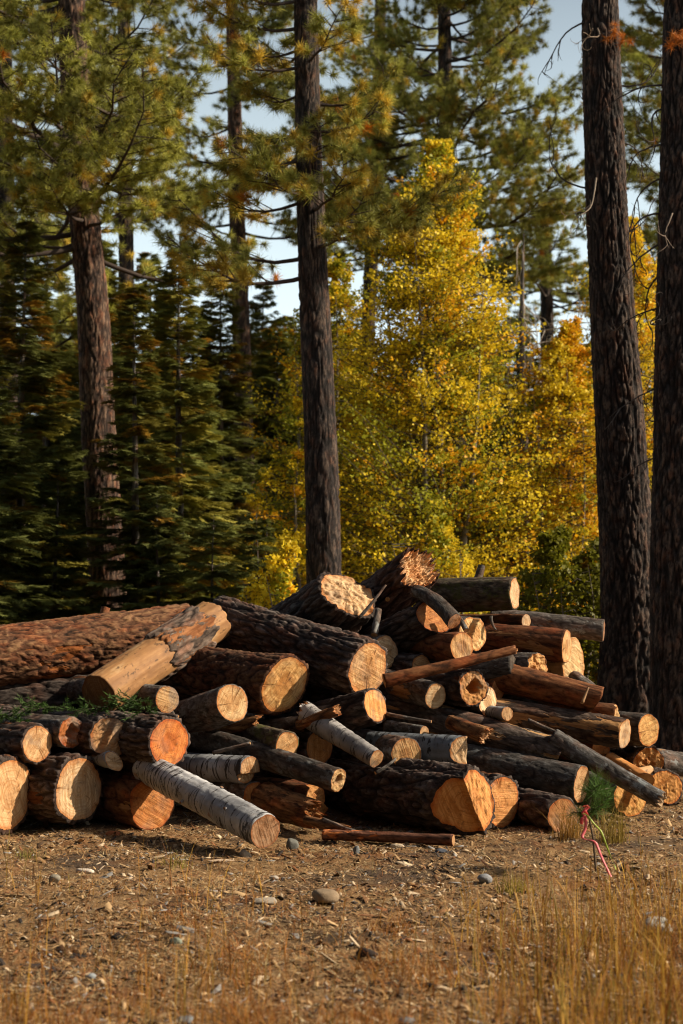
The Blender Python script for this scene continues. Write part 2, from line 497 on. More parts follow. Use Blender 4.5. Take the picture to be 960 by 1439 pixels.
# ------------------------------------------------------------------ standing trees
def trunk_mesh(path, rad, nu, step, amp, freq, seed, stretch=0.17):
    """a furrowed trunk; path / rad are control points bottom to top"""
    path = np.asarray(path, float); rad = np.asarray(rad, float)
    s = np.concatenate([[0], np.cumsum(np.linalg.norm(np.diff(path, axis=0), axis=1))])
    n = max(4, int(s[-1] / step))
    t = np.linspace(0, s[-1], n)
    pp = np.stack([np.interp(t, s, path[:, k]) for k in range(3)], -1)
    k = max(1, int(0.6 / step))
    if n > 4 * k:
        ker = np.ones(2 * k + 1) / (2 * k + 1)
        ext = np.concatenate([np.repeat(pp[:1], k, 0) - (pp[1] - pp[0]) * np.arange(k, 0, -1)[:, None], pp, np.repeat(pp[-1:], k, 0) + (pp[-1] - pp[-2]) * np.arange(1, k + 1)[:, None]])
        pp = np.stack([np.convolve(ext[:, j], ker, 'valid') for j in range(3)], -1)
    rr = np.interp(t, s, rad)
    th = np.linspace(0, 2 * np.pi, nu, endpoint=False)
    dx, dy = np.cos(th)[None, :], np.sin(th)[None, :]
    q = np.stack([dx * rr[:, None], dy * rr[:, None], np.broadcast_to(t[:, None], (n, nu))], -1).reshape(-1, 3)
    qs = q * np.array([freq, freq, freq * stretch]) + seed * 7.3
    w = perlin(qs * 0.6 + 11)
    n1 = perlin(qs + 0.35 * w[:, None])
    n2 = perlin(qs * np.array([1.9, 1.9, 2.6]) + 31)
    h = np.minimum(sstep(0.0, 0.24, np.abs(n1)), 0.35 + 0.65 * sstep(0.0, 0.2, np.abs(n2))) * (0.85 + 0.35 * perlin(qs * 3.1))
    lump = perlin(q * np.array([2.2, 2.2, 0.6]) + seed)
    r = rr[:, None] + (amp * (h - 0.6) + 0.05 * np.repeat(rr, nu) * lump).reshape(n, nu)
    V = np.stack([pp[:, None, 0] + dx * r, pp[:, None, 1] + dy * r, np.broadcast_to(pp[:, None, 2], (n, nu))], -1).reshape(-1, 3)
    return V, grid_faces(n, nu), np.clip(h, 0, 1)


def rand_unit(n, rng):
    v = rng.normal(size=(n, 3))
    return v / np.linalg.norm(v, axis=1)[:, None]


def tufts(C, D, rng, n=40, ln=0.17, w=0.010, tints=None, spread=1.0):
    """needle brushes: at each centre C with shoot direction D, n thin triangles fanning forward"""
    m = len(C)
    d = D[:, None, :] * 0.75 + rand_unit(m * n, rng).reshape(m, n, 3) * spread
    d /= np.linalg.norm(d, axis=2)[..., None]
    L = ln * rng.uniform(0.65, 1.15, (m, n, 1))
    base = C[:, None, :] - D[:, None, :] * rng.uniform(0, 0.09, (m, n, 1))
    tip = base + d * L
    tip[..., 2] -= 0.12 * L[..., 0] * rng.uniform(0, 1, (m, n))
    s = np.cross(d.reshape(-1, 3), rand_unit(m * n, rng)).reshape(m, n, 3)
    s /= np.linalg.norm(s, axis=2)[..., None] + 1e-9
    V = np.stack([base + s * w / 2, base - s * w / 2, tip], 2).reshape(-1, 3)
    F = np.arange(m * n * 3).reshape(-1, 3)
    T = None if tints is None else np.repeat(tints, n * 3, axis=0) * rng.uniform(0.75, 1.25, (m * n, 1, 1)).repeat(3, 1).reshape(-1, 1)
    return V, F, T


def interp_path(path, z):
    path = np.asarray(path)
    return np.array([np.interp(z, path[:, 2], path[:, 0]), np.interp(z, path[:, 2], path[:, 1]), z])


def pine_tree(label, path, rad, zc0, zc1, nb, blen, seed, mat='trunk_dark', nu=56, step=0.06, amp=0.03, freq=11.0,
              tuft_n=100, group=None, autumn=0.12, dens=1.0, az=None, name='pine_tree', tuft_ln=0.175, droop=0.12):
    rng = np.random.default_rng(seed)
    path = np.asarray(path, float)
    base = path[0].copy()
    loc = path - base
    root = empty(name, label, 'tree', group, base)
    V, F, h = trunk_mesh(loc, rad, nu, step, amp, freq, seed)
    mk('trunk', V, F, M[mat], root, h=h)
    if nb <= 0:
        return root
    tw = Bag(); C, D, TN = [], [], []
    nb = int(nb * 1.05)
    for i in range(nb):
        f = (i + rng.uniform(0, 1)) / nb
        z = zc0 + (zc1 - zc0) * f
        p0 = interp_path(loc, z)
        a = rng.uniform(0, 2 * np.pi) if az is None else rng.normal(az[0], az[1])
        L = blen * (1.05 - 0.55 * f) * rng.uniform(0.55, 1.12)
        up = rng.uniform(-0.10, 0.30)
        t = np.linspace(0, 1, 8)
        wig = np.cumsum(rng.normal(0, 0.05, (8, 2)), axis=0)
        aa = a + wig[:, 0]
        rr_ = L * t
        pts = np.stack([p0[0] + rr_ * np.cos(aa), p0[1] + rr_ * np.sin(aa), p0[2] + rr_ * up - droop * L * np.sin(t * np.pi) + 0.16 * L * t ** 3 + wig[:, 1] * 0.4 * t], -1)
        rb = 0.014 + 0.011 * L
        v, fc = tube(pts, rb * (1 - 0.85 * t), 5)
        tw.add(v, fc, (0.055, 0.040, 0.032))
        brt = np.array((1, 1, 1)) * rng.uniform(0.62, 1.3)
        ns = int((5 + 7.5 * L) * dens)
        for k in range(ns):
            u = 0.28 + 0.72 * (k + rng.uniform(0, 1)) / ns
            q = np.array([np.interp(u, t, pts[:, j]) for j in range(3)])
            side = 1 if k % 2 else -1
            sa = np.interp(u, t, aa) + side * rng.uniform(0.35, 1.25)
            sl = L * (1.05 - u) * rng.uniform(0.25, 0.62) + 0.14
            e = q + np.array([math.cos(sa) * sl, math.sin(sa) * sl, sl * rng.uniform(-0.12, 0.5)])
            v, fc = segs([q], [e], 0.011, 0.006)
            tw.add(v, fc, (0.06, 0.042, 0.03))
            nt_ = 1 + int(sl / 0.34)
            for w in range(nt_):
                fr = 1 - w / max(1, nt_) * 0.75
                c = q + (e - q) * fr + rng.normal(0, 0.035, 3)
                dd = (e - q) / (np.linalg.norm(e - q) + 1e-6) + np.array((0, 0, 0.45)) + rng.normal(0, 0.25, 3)
                C.append(c); D.append(dd / np.linalg.norm(dd))
                au = rng.uniform()
                if au < autumn * 0.05: tn = np.array((1.9, 0.8, 0.45)) * rng.uniform(0.7, 1.1)
                elif au < autumn * 1.6: tn = np.array((1.5, 1.15, 0.75))
                else: tn = np.array((0.95, 1.02, 0.95)) * rng.uniform(0.6, 1.25)
                TN.append(tn * brt)
    tw.build('branches', M['twig'], root)
    V, F, T = tufts(np.array(C), np.array(D), rng, tuft_n, ln=tuft_ln, w=0.0095, tints=np.array(TN), spread=1.2)
    mk('crown', V, F, M['needle'], root, tint=T, smooth=False)
    return root


def trunk_px(pts, d, wl, top=22.0):
    """path and radii of a trunk seen at the given photo pixels (bottom to top), at depth d; wl widths in pixels"""
    path = [P(x, y, d) for x, y in pts]
    rad = [w * d / FPX / 2 for w in wl]
    p0 = path[0].copy(); g = -0.1
    k = (g - p0[2]) / (path[1][2] - path[0][2])
    base = path[0] + (path[1] - path[0]) * k
    if abs(base[2] - p0[2]) > 0.05:
        path = [base] + path; rad = [rad[0] * 1.06] + rad
    dz = path[-1] - path[-2]
    k = (top - path[-1][2]) / dz[2]
    if k > 0.2:
        dx = dz * k; dx[0] *= 0.4
        path.append(path[-1] + dx); rad.append(0.05)
    return np.array(path), np.array(rad)


# the two dark trunks right of the pile
pth, rd = trunk_px([(896, 1042), (893, 1000), (888, 900), (880, 760), (872, 600), (862, 450), (853, 300), (846, 120), (843, 0)], 18.0,
                   [128, 104, 84, 74, 68, 62, 58, 54, 50], 16)
T5 = pine_tree('tall dark pine trunk just right of the log pile, its right edge lit by sun', pth, rd, 0, 0, 0, 0, 5, nu=150, step=0.024, amp=0.034, freq=15.5)
pth, rd = trunk_px([(966, 1060), (962, 1000), (957, 850), (956, 600), (958, 400), (960, 200), (962, 0)], 16.6, [110, 96, 84, 74, 68, 62, 56], 15)
T6 = pine_tree('dark pine trunk cut off by the right edge of the picture', pth, rd, 0, 0, 0, 0, 6, nu=140, step=0.026, amp=0.034, freq=15.5)


def dead_branches(root, starts, seed, name='dead_branch', col=(0.07, 0.058, 0.05)):
    """curling bare twigs hanging from a trunk, one mesh per branch; starts: (point, azimuth, length)"""
    rng = np.random.default_rng(seed)
    base = np.array(root.location)
    for (p, a, L, up, cc) in starts:
        b = Bag()
        def grow(p, a, L, up, r, lvl):
            n = 9
            pts = [np.array(p)]
            da = rng.normal(0, 0.16); du = rng.normal(-0.05, 0.16)
            for i in range(n):
                a += da + rng.normal(0, 0.12); up += du + rng.normal(0, 0.10)
                pts.append(pts[-1] + L / n * np.array((math.cos(a) * math.cos(up), math.sin(a) * math.cos(up), math.sin(up))))
            v, f = tube(pts, np.linspace(r, r * 0.3, n + 1), 5)
            b.add(v, f, cc or col)
            if lvl < 2:
                for k in range(3 if lvl == 0 else 2):
                    j = rng.integers(2, n)
                    grow(pts[j], a + rng.choice([-1, 1]) * rng.uniform(0.4, 1.2), L * rng.uniform(0.35, 0.6), up + rng.uniform(-0.7, 0.5), r * 0.6, lvl + 1)
        grow(np.asarray(p) - base, a, L, up, 0.006 + 0.009 * L, 0)
        b.build(name, M['twig'], root)


PI = math.pi
st = []
for (px, py, a, L, up) in [(826, 265, PI, .9, -.1), (828, 300, PI, .55, .3), (832, 95, PI, .8, -.5), (870, 330, 0, .6, .1), (880, 520, 0, .5, -.3),
                           (824, 30, PI * .95, .9, -.3), (868, 200, .2, .7, .2), (872, 120, -.3, .8, -.4)]:
    st.append((P(px, py, 18.0), a, L, up, None))
st.append((P(838, 250, 17.72), PI * 1.4, .75, -1.3, (.30, .24, .18)))
st.append((P(840, 40, 17.75), PI * 1.6, .6, -1.1, (.28, .21, .15)))
dead_branches(T5, st, 21)
st = []
for (px, py, a, L, up) in [(938, 380, PI, .9, -.1), (936, 430, PI, .8, -.5), (934, 455, PI * 1.05, .7, -.3), (932, 540, PI, .75, -.35), (930, 300, PI, .9, .2),
                           (936, 250, PI * .97, .8, .0), (938, 200, PI, .7, -.3), (930, 590, PI, .5, -.2), (938, 120, PI, .9, .1), (940, 150, PI * .9, .8, -.2), (928, 640, PI, .5, -.3), (940, 340, PI, .9, -.3)]:
    st.append((P(px, py, 16.6), a, L, up, None))
st.append((P(945, 300, 16.3), PI * 1.5, .5, -.6, (.26, .20, .15)))
dead_branches(T6, st, 22)
# rusty dead needle brush on the near trunk
rg = np.random.default_rng(5)
cc = P(868, 45, 17.7) - np.array(T5.location) + rg.normal(0, 0.09, (9, 3))
V, F, T = tufts(cc, rand_unit(9, rg), rg, 60, 0.11, 0.006, np.tile(np.array([[1.5, 0.55, 0.3]]), (9, 1)))
mk('needle_tuft', V, F, M['needle'], T5, tint=T, smooth=False)
cc = P(958, 55, 16.2) - np.array(T6.location) + rg.normal(0, 0.09, (9, 3))
V, F, T = tufts(cc, rand_unit(9, rg), rg, 60, 0.11, 0.006, np.tile(np.array([[1.4, 0.5, 0.3]]), (9, 1)))
mk('needle_tuft', V, F, M['needle'], T6, tint=T, smooth=False)

# pines of the second row
pth, rd = trunk_px([(152, 830), (147, 750), (138, 600), (132, 450), (122, 340), (108, 200), (101, 0)], 24, [52, 50, 48, 45, 44, 40, 38], 20)
pine_tree('russet pine trunk at left leaning a little, dense sunlit crown above the firs', pth, rd, 7.7, 16, 68, 3.5, 31, mat='trunk_red', amp=0.026, nu=90, step=0.04, freq=14, dens=1.15, autumn=0.06, tuft_ln=.17)
pth, rd = trunk_px([(346, 760), (345, 700), (341, 550), (337, 400), (333, 300), (328, 90), (326, 0)], 38, [28, 27, 26, 24, 22, 19, 17], 24)
pine_tree('slim grey brown pine trunk standing between the firs and the middle pine', pth, rd, 11.6, 22, 44, 2.8, 32, mat='trunk_red', nu=40, step=0.1, autumn=0.06)
pth, rd = trunk_px([(456, 810), (453, 700), (448, 560), (441, 400), (433, 200), (429, 0)], 19.5, [49, 47, 45, 42, 37, 33], 19)
pine_tree('middle pine with dark straight trunk in front of the yellow aspen', pth, rd, 6.3, 14.5, 46, 1.9, 33, amp=0.022, nu=96, step=0.035, freq=15, autumn=0.22, dens=1.1)
pth, rd = trunk_px([(640, 600), (632, 300), (626, 130), (624, 0)], 36, [24, 22, 20, 18], 24)
pine_tree('pine with broad layered crown rising behind the tall yellow aspen', pth, rd, 10.6, 21, 84, 4.7, 34, nu=40, step=0.1, dens=1.15, autumn=0.08)
pth, rd = trunk_px([(178, 420), (176, 200), (174, 0)], 34, [22, 20, 19], 22)
pine_tree('thin dark pine behind the leaning russet pine at left', pth, rd, 11, 20, 40, 3.0, 35, nu=36, step=0.1, autumn=0.08)
pth, rd = trunk_px([(12, 500), (8, 200), (6, 0)], 30, [24, 21, 19], 20)
pine_tree('dark pine at the left edge of the picture behind the firs', pth, rd, 7, 19, 50, 3.2, 36, nu=36, step=0.1, autumn=0.10)
pth, rd = trunk_px([(1000, 700), (995, 400), (992, 0)], 37, [26, 24, 20], 20)
pine_tree('pine whose grey green boughs reach in between the two dark trunks at right', pth, rd, 8.5, 20, 54, 4.2, 37, nu=36, step=0.1, autumn=0.1, tuft_ln=.2)
pth, rd = trunk_px([(770, 560), (768, 400), (766, 330)], 52, [20, 18, 16], 17)
pine_tree('dark pine far behind the bleached snag, its level boughs against the sky', pth, rd, 13, 17, 30, 3.6, 38, nu=28, step=0.14, autumn=0.03)
pth, rd = trunk_px([(520, 400), (530, 200), (535, 0)], 46, [20, 18, 16], 24)
bgp = pine_tree('pine far back between the middle pine and the tall aspen', pth, rd, 13, 22, 36, 3.2, 39, nu=28, step=0.14, autumn=0.08)


def fir_tree(label, H, Rb, seed, loc, z0=0.3, group=None, nb_scale=1.0, gold=0.08, trunk_r=None, tone=1.0):
    rng = np.random.default_rng(seed)
    root = empty('fir_tree', label, 'tree', group, loc)
    tr = trunk_r or 0.012 * H + 0.015
    t = np.linspace(0, 1, 10)
    path = np.stack([0.03 * np.sin(t * 5 + seed), 0.03 * np.cos(t * 4 + seed), -0.1 + t * (H + 0.1)], -1)
    V, F, h = trunk_mesh(path, tr * (1.05 - t), 14, 0.12, 0.006, 14, seed)
    mk('trunk', V, F, M['grey'], root, h=h)
    tw = Bag(); B0, B1, SD, TN = [], [], [], []
    z = z0
    while z < H - 0.08:
        fz = (z - z0) / (H - z0)
        L0 = Rb * (1 - fz) ** 0.85 * (0.55 + 0.45 * min(1, fz * 6)) + 0.05
        nbr = max(3, int(rng.integers(5, 9) * nb_scale))
        for b in range(nbr):
            a = rng.uniform(0, 2 * np.pi)
            L = L0 * rng.uniform(0.6, 1.18)
            n = 6
            tt = np.linspace(0, 1, n)
            dip = rng.uniform(0.12, 0.38) * (1 - 0.7 * fz)
            pts = np.stack([np.cos(a) * L * tt, np.sin(a) * L * tt, z + L * (0.12 * fz + 0.35 * fz * tt - dip * tt + 0.25 * dip * tt ** 3)], -1)
            v, f = tube(pts, (0.004 + 0.006 * L) * (1.05 - tt), 3)
            tw.add(v, f, (0.07, 0.055, 0.042))
            brt = rng.uniform(0.75, 1.25) * tone
            au = rng.uniform()
            tn = np.array((1.0, 1.0, 1.0)) * brt
            if au < gold: tn = np.array((2.2, 1.15, 0.6)) * brt
            elif au < gold * 3.5: tn = np.array((1.5, 1.2, 0.8)) * brt
            m = max(3, int(L / 0.052))
            for k in range(m):
                u = 0.12 + 0.88 * (k + 1) / m
                q = np.array([np.interp(u, tt, pts[:, j]) for j in range(3)])
                for sd in (-1, 1):
                    sa = a + sd * rng.uniform(0.6, 1.0)
                    sl = (L * (1.02 - u) * 0.55 + 0.10) * rng.uniform(0.7, 1.2)
                    B0.append(q); B1.append(q + np.array((math.cos(sa) * sl, math.sin(sa) * sl, -sl * rng.uniform(0.0, 0.35))))
                    TN.append(tn * rng.uniform(0.8, 1.2))
            B0.append(pts[-2]); B1.append(pts[-1] + (pts[-1] - pts[-2]) * 0.1); TN.append(tn)
        z += rng.uniform(0.11, 0.19) * (0.75 + 0.6 * (1 - fz))
    B0, B1, TN = np.array(B0), np.array(B1), np.array(TN)
    tw.build('branches', M['twig'], root)
    # feathery sprays: short flat needles either side of each twig
    L = np.linalg.norm(B1 - B0, axis=1)
    nn = 12
    u = (np.arange(nn) + 0.5) / nn
    Dv = (B1 - B0) / (L[:, None] + 1e-6)
    S = np.cross(Dv, np.array([[0, 0, 1.0]])) + rng.normal(0, 0.22, (len(B0), 3))
    S /= np.linalg.norm(S, axis=1)[:, None] + 1e-6
    c = B0[:, None, :] + (B1 - B0)[:, None, :] * u[None, :, None]
    parts = []
    for sd in (-1, 1):
        ln = (0.075 * rng.uniform(0.7, 1.2, (len(B0), nn, 1)))
        tip = c + (Dv[:, None, :] * 0.75 + sd * S[:, None, :] * 0.85) * ln + rng.normal(0, 0.008, c.shape)
        hw = Dv[:, None, :] * np.maximum(0.012, L[:, None, None] / nn * 0.5)
        parts.append(np.stack([c - hw, c + hw, tip], 2).reshape(-1, 3))
    V = np.concatenate(parts)
    T = np.tile(np.repeat(TN, nn * 3, axis=0), (2, 1))
    mk('crown', V, np.arange(len(V)).reshape(-1, 3), M['fir'], root, tint=T, smooth=False)
    return root


def gp(px, d):
    """ground point under photo column px at depth d"""
    q = P(px, 870, d)
    return (q[0], d, 0.0)


def hgt(py, d): return EYE + (870 - py) / FPX * d


firs = [
    (186, 21.0, 395, 1.0, 'slender dark fir standing just right of the russet leaning pine'),
    (250, 22.0, 335, 1.45, 'fir with pale visible trunk, its needle colour brightened as if sunlit'),
    (28, 23.0, 300, 1.6, 'dark fir at far left with a pale dead stem showing'),
    (-30, 20.5, 470, 1.9, 'dark fir cut by the left picture edge behind the long logs'),
    (76, 21.5, 640, 1.0, 'low shaded fir in front of the russet pine foot'),
    (288, 42.0, 415, 1.3, 'small fir spire left of the slim grey brown pine'),
    (362, 21.5, 720, .9, 'low bushy fir in front of the slim grey brown pine foot'),
    (222, 20.5, 690, 1.2, 'low dark fir behind the leaning peeled log'),
    (300, 20.0, 720, 1.1, 'small fir nearest the yellow bush behind the pile'),
    (140, 29.0, 330, 1.7, 'dark fir partly hidden behind the russet pine trunk'),
]
fir_objs = []
for i, (px, d, py, rb, lab) in enumerate(firs):
    fir_objs.append(fir_tree(lab, hgt(py, d), rb, 100 + i, gp(px, d), z0=0.25, gold=0.12 if i in (0, 1, 2) else 0.05, tone=1.5 if i == 1 else 1.0, group='firs behind the pile'))  # tone brightens the second fir's needle colour to stand for sunlight


def aspen_tree(label, loc, H, prof, seed, n_leaf, stems=4, green=0.25, orange=0.1, name='aspen_tree', leaf=0.025, spread=0.35, cat='tree', z0=0.04, group=None, tone=1.0):
    """prof(t) = crown radius at height fraction t"""
    rng = np.random.default_rng(seed)
    root = empty(name, label, cat, group, loc)
    tb = Bag(); br = Bag()
    st = []
    for s in range(stems):
        a = 2 * np.pi * s / stems + rng.uniform(0, 1)
        hh = H * (1.0 if s == 0 else rng.uniform(0.7, 0.95))
        off = (0.04 if s == 0 else spread * rng.uniform(0.5, 1))
        t = np.linspace(0, 1, 12)
        k = prof(0.5) * (0.1 if s == 0 else 0.45)
        path = np.stack([np.cos(a) * (off + k * t) + 0.06 * np.sin(t * 7 + s), np.sin(a) * (off + k * t) + 0.06 * np.cos(t * 6 + s), -0.08 + t * hh], -1)
        r = (0.018 + 0.0085 * hh) * (1.03 - t)
        v, f = tube(path, r, 8)
        tb.add(v, f, np.array((0.22, 0.19, 0.14)) * rng.uniform(0.7, 1.1))
        st.append(path)
    tb.build('trunk', M['twig'], root)
    # branchlets, each carrying a spray of leaves
    nbr = max(40, int(n_leaf / 55))
    C, TN = [], []
    P0, P1 = [], []
    for i in range(nbr):
        path = st[rng.integers(0, stems)] if rng.uniform() > 0.3 else st[0]
        H_s = path[-1, 2]
        tz = z0 + (1 - z0) * (rng.uniform(0, 1) if i % 3 else round(rng.uniform(0, 1) * 9 + .5) / 10)
        z = tz * H
        if z > H_s: path = st[0]
        q = interp_path(path, min(z, path[-1, 2]))
        a = rng.uniform(0, 2 * np.pi)
        lob = perlin(np.array([[math.cos(a) * 1.1, math.sin(a) * 1.1, z * .75 + seed]]))[0]
        rr = prof(tz) * (1.0 + .95 * lob) * rng.uniform(0.30, 1.08) ** 0.7
        gpatch = perlin(np.array([[math.cos(a) * .8, math.sin(a) * .8, z * .5 + seed * 3]]))[0]
        e = np.array((math.cos(a) * rr, math.sin(a) * rr, z + rr * rng.uniform(-0.12, 0.45)))
        e = np.where(np.linalg.norm(e[:2] - q[:2]) < 0.15, q + np.array((0.1, 0.1, 0.25)), e)
        mid = (q + e) / 2 + np.array((0, 0, -0.05 * rr)) + rng.normal(0, 0.04, 3)
        P0 += [q, mid]; P1 += [mid, e]
        lb = np.linalg.norm(e - q)
        k = int(rng.integers(35, 75))
        u = 0.35 + 0.68 * rng.uniform(0, 1, k) ** 0.75
        pc = np.where(u[:, None] < 0.5, q + (mid - q) * u[:, None] * 2, mid + (e - mid) * (u[:, None] * 2 - 1))
        sp = 0.045 + 0.06 * lb * (1.2 - u)
        pc = pc + rng.normal(0, 1, (k, 3)) * sp[:, None] * np.array((1, 1, 0.8))
        C.append(pc)
        nz = rng.uniform() - .9 * gpatch
        if nz < green: tn = np.array((0.46, 0.58, 0.75))
        elif nz < green + orange: tn = np.array((1.08, 0.72, 0.4))
        else: tn = np.array((1.0, 0.95, 0.8))
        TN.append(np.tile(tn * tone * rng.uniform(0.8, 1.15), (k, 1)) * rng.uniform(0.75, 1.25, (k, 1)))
    v, f = segs(P0, P1, 0.010, 0.004)
    br.add(v, f, (0.085, 0.07, 0.05))
    br.build('branches', M['twig'], root)
    C, TN = np.concatenate(C), np.concatenate(TN)
    n = len(C)
    sz = leaf * rng.lognormal(0, .3, (n, 1))
    A = rand_unit(n, rng)
    A[:, 2] *= 0.8
    B = np.cross(A, rand_unit(n, rng)); B /= np.linalg.norm(B, axis=1)[:, None] + 1e-9
    N_ = np.cross(A, B)
    V = np.stack([C - A * sz * 1.1, C + B * sz * 0.9 - A * sz * .2 + N_ * sz * .2, C + A * sz * 1.1, C - B * sz * 0.9 - A * sz * .2 + N_ * sz * .2], 1).reshape(-1, 3)
    mk('crown', V, np.arange(4 * n).reshape(-1, 4), M['aspen'], root, tint=np.repeat(TN, 4, axis=0), smooth=False)
    return root


def prof_tall(w):
    return lambda t: w * (0.80 + 0.30 * math.sin(min(1, t * 2.2) * math.pi / 2)) * max(0.04, (1 - t ** 2.3)) ** 0.85


aspen_tree('tallest aspen in yellow green autumn leaf behind the middle of the pile', gp(615, 26), hgt(190, 26), prof_tall(2.05), 201, 100000, stems=5, green=0.26, orange=0.10)
aspen_tree('greener aspen on the left of the tallest aspen, behind the middle pine', gp(468, 28), hgt(360, 28), prof_tall(1.6), 202, 44000, stems=3, green=0.42, orange=0.12, tone=.9)
aspen_tree('orange yellow aspen between the tallest aspen and the dark trunk', gp(800, 27), hgt(450, 27), prof_tall(1.5), 203, 50000, stems=4, green=0.05, orange=0.50, tone=.9)
aspen_tree('golden aspen seen on both sides of the dark trunk by the pile', gp(890, 31), hgt(300, 31), prof_tall(2.1), 204, 60000, stems=4, green=0.08, orange=0.3)
aspen_tree('small golden aspen low between the firs and the middle pine', gp(415, 25), hgt(560, 25), prof_tall(0.9), 205, 9000, stems=3, green=0.3, orange=0.2, tone=.95)
aspen_tree('bright yellow bush at the foot of the middle pine, just above the logs', gp(388, 18.6), hgt(783, 18.6), lambda t: 0.62 * max(0.1, 1 - t ** 2.5), 206, 6500, stems=5, green=0.05, orange=0.15, name='aspen_bush', cat='bush', spread=0.3)
aspen_tree('low dull green yellow bush, leaves coloured dark for shade, behind the top right logs', gp(770, 18.6), hgt(755, 18.6), lambda t: 0.75 * max(0.1, 1 - t ** 2.5), 207, 9000, stems=5, green=1.3, orange=0.1, name='aspen_bush', cat='bush', spread=0.35, tone=.5)  # low tone puts the shade into the leaf colour
aspen_tree('bush with leaves darkened for shade between the top right logs and the tall dark trunk', gp(826, 19.0), hgt(770, 19.0), lambda t: 0.75 * max(0.1, 1 - t ** 2.5), 209, 9000, stems=5, green=1.2, orange=0.3, name='aspen_bush', cat='bush', spread=0.35, tone=.42)  # shade is painted in by the darkened leaf tone
aspen_tree('leafy aspen bush behind the splintered log at the top of the pile', gp(610, 21), hgt(735, 21), lambda t: 1.3 * max(0.1, 1 - t ** 2.5), 208, 10000, stems=6, green=0.35, orange=0.1, name='aspen_bush', cat='bush', spread=0.5, tone=.9)

# bleached dead snag
snag = empty('dead_snag', 'bleached dead snag with curling bare branches right of the tall aspen', 'tree', None, gp(738, 30))
tz = hgt(320, 30)
V, F, h = trunk_mesh(np.array([(0, 0, -.1), (0.03, 0, tz * .5), (-.02, 0, tz * .8), (0.05, 0, tz)]), [.10, .08, .06, .015], 12, .1, .008, 10, 4)
mk('trunk', V, F, M['grey'], snag, h=h)
st = []
rg = np.random.default_rng(8)
for k in range(16):
    z = tz * rg.uniform(0.62, 1.0)
    st.append((np.array(snag.location) + np.array((0, 0, z)), rg.uniform(-0.9, 0.9) + (0 if rg.uniform() < .7 else PI), rg.uniform(.8, 1.9), rg.uniform(-1.0, .5), (.34, .29, .23)))
dead_branches(snag, st, 9, name='branch')

# the far wood: copies of firs and pines, each a tree of its own
rg = np.random.default_rng(77)
far_lab = 'dark conifer in the shadowed wood far behind the log pile'
src_f = [fir_objs[1], fir_objs[0], fir_objs[2]]
k = 0
for row, (d0, n) in enumerate(((33, 16), (44, 18), (58, 20))):
    for i in range(n):
        px = -80 + 1120 * (i + rg.uniform(0.2, 0.8)) / n
        d = d0 + rg.uniform(-3, 4)
        if d < 41 and 260 < px < 900: d = 41 + rg.uniform(0, 3)
        o = copy_tree(src_f[k % 3]); k += 1
        o.location = gp(px, d)
        top = rg.uniform(455, 560) if row < 2 else rg.uniform(395, 500)
        if 190 < px < 340: top += 30
        s = hgt(top, d) / hgt(firs[[1, 0, 2][(k - 1) % 3]][2], firs[[1, 0, 2][(k - 1) % 3]][1])
        o.scale = (s * 1.35, s * 1.35, s)
        o.rotation_euler.z = rg.uniform(0, 6.28)
        o['label'] = far_lab
        o['group'] = 'conifers of the far wood'
for px, d, top in ((205, 31, 345), (232, 34, 400), (308, 33, 372), (130, 33, 330), (272, 36, 425), (368, 44, 390), (60, 32, 300)):
    o = copy_tree(src_f[k % 3]); j = [1, 0, 2][k % 3]; k += 1
    o.location = gp(px, d); q_ = hgt(top, d) / hgt(firs[j][2], firs[j][1])
    o.scale = (q_, q_, q_); o.rotation_euler.z = rg.uniform(0, 6.28)
    o['label'] = far_lab; o['group'] = 'conifers of the far wood'
# unseen firs added behind the camera and on the left to block sky light
ring_ = [(-14 + rr_ * .5, 10 - i * 3.2 - rr_, 1.9) for i in range(5) for rr_ in (0, 1)][::1]
ring_ += [(-12 + i * 2.5, -8 - 1.5 * (i % 2), 1.9 + .15 * (i % 3)) for i in range(10)]
ring_ += [(-13 + i * 3.2, -14 - 1.5 * (i % 2), 2.5) for i in range(9)]
for i, (x, y, sc_) in enumerate(ring_):
    o = copy_tree(fir_objs[i % 3])
    o.location = (x, y, 0); o.scale = (sc_ * 1.3, sc_ * 1.3, sc_); o.rotation_euler.z = i * 1.9
    o['label'] = 'unseen tall fir added around the near side of the clearing to block sky light'
    o['group'] = 'unseen firs added round the clearing'

# ------------------------------------------------------------------ the log pile
PALE, CREAM, TAN, AMBER, ORANGE, RUST, BROWN = ((.60, .43, .24), (.56, .36, .175), (.46, .29, .14), (.50, .265, .09), (.46, .195, .055), (.37, .135, .035), (.27, .135, .055))
RELIEF = {'pine': (.026, 14, .22), 'red': (.016, 16, .42), 'grey': (.005, 18, .4), 'moss': (.006, 16, .4), 'patchy': (.007, 16, .3), 'brown': (.004, 14, .3),
          'rot': (.016, 14, .18), 'birch': (.005, 9, .9), 'peeled': (.003, 12, .2)}
log_seed = [0]


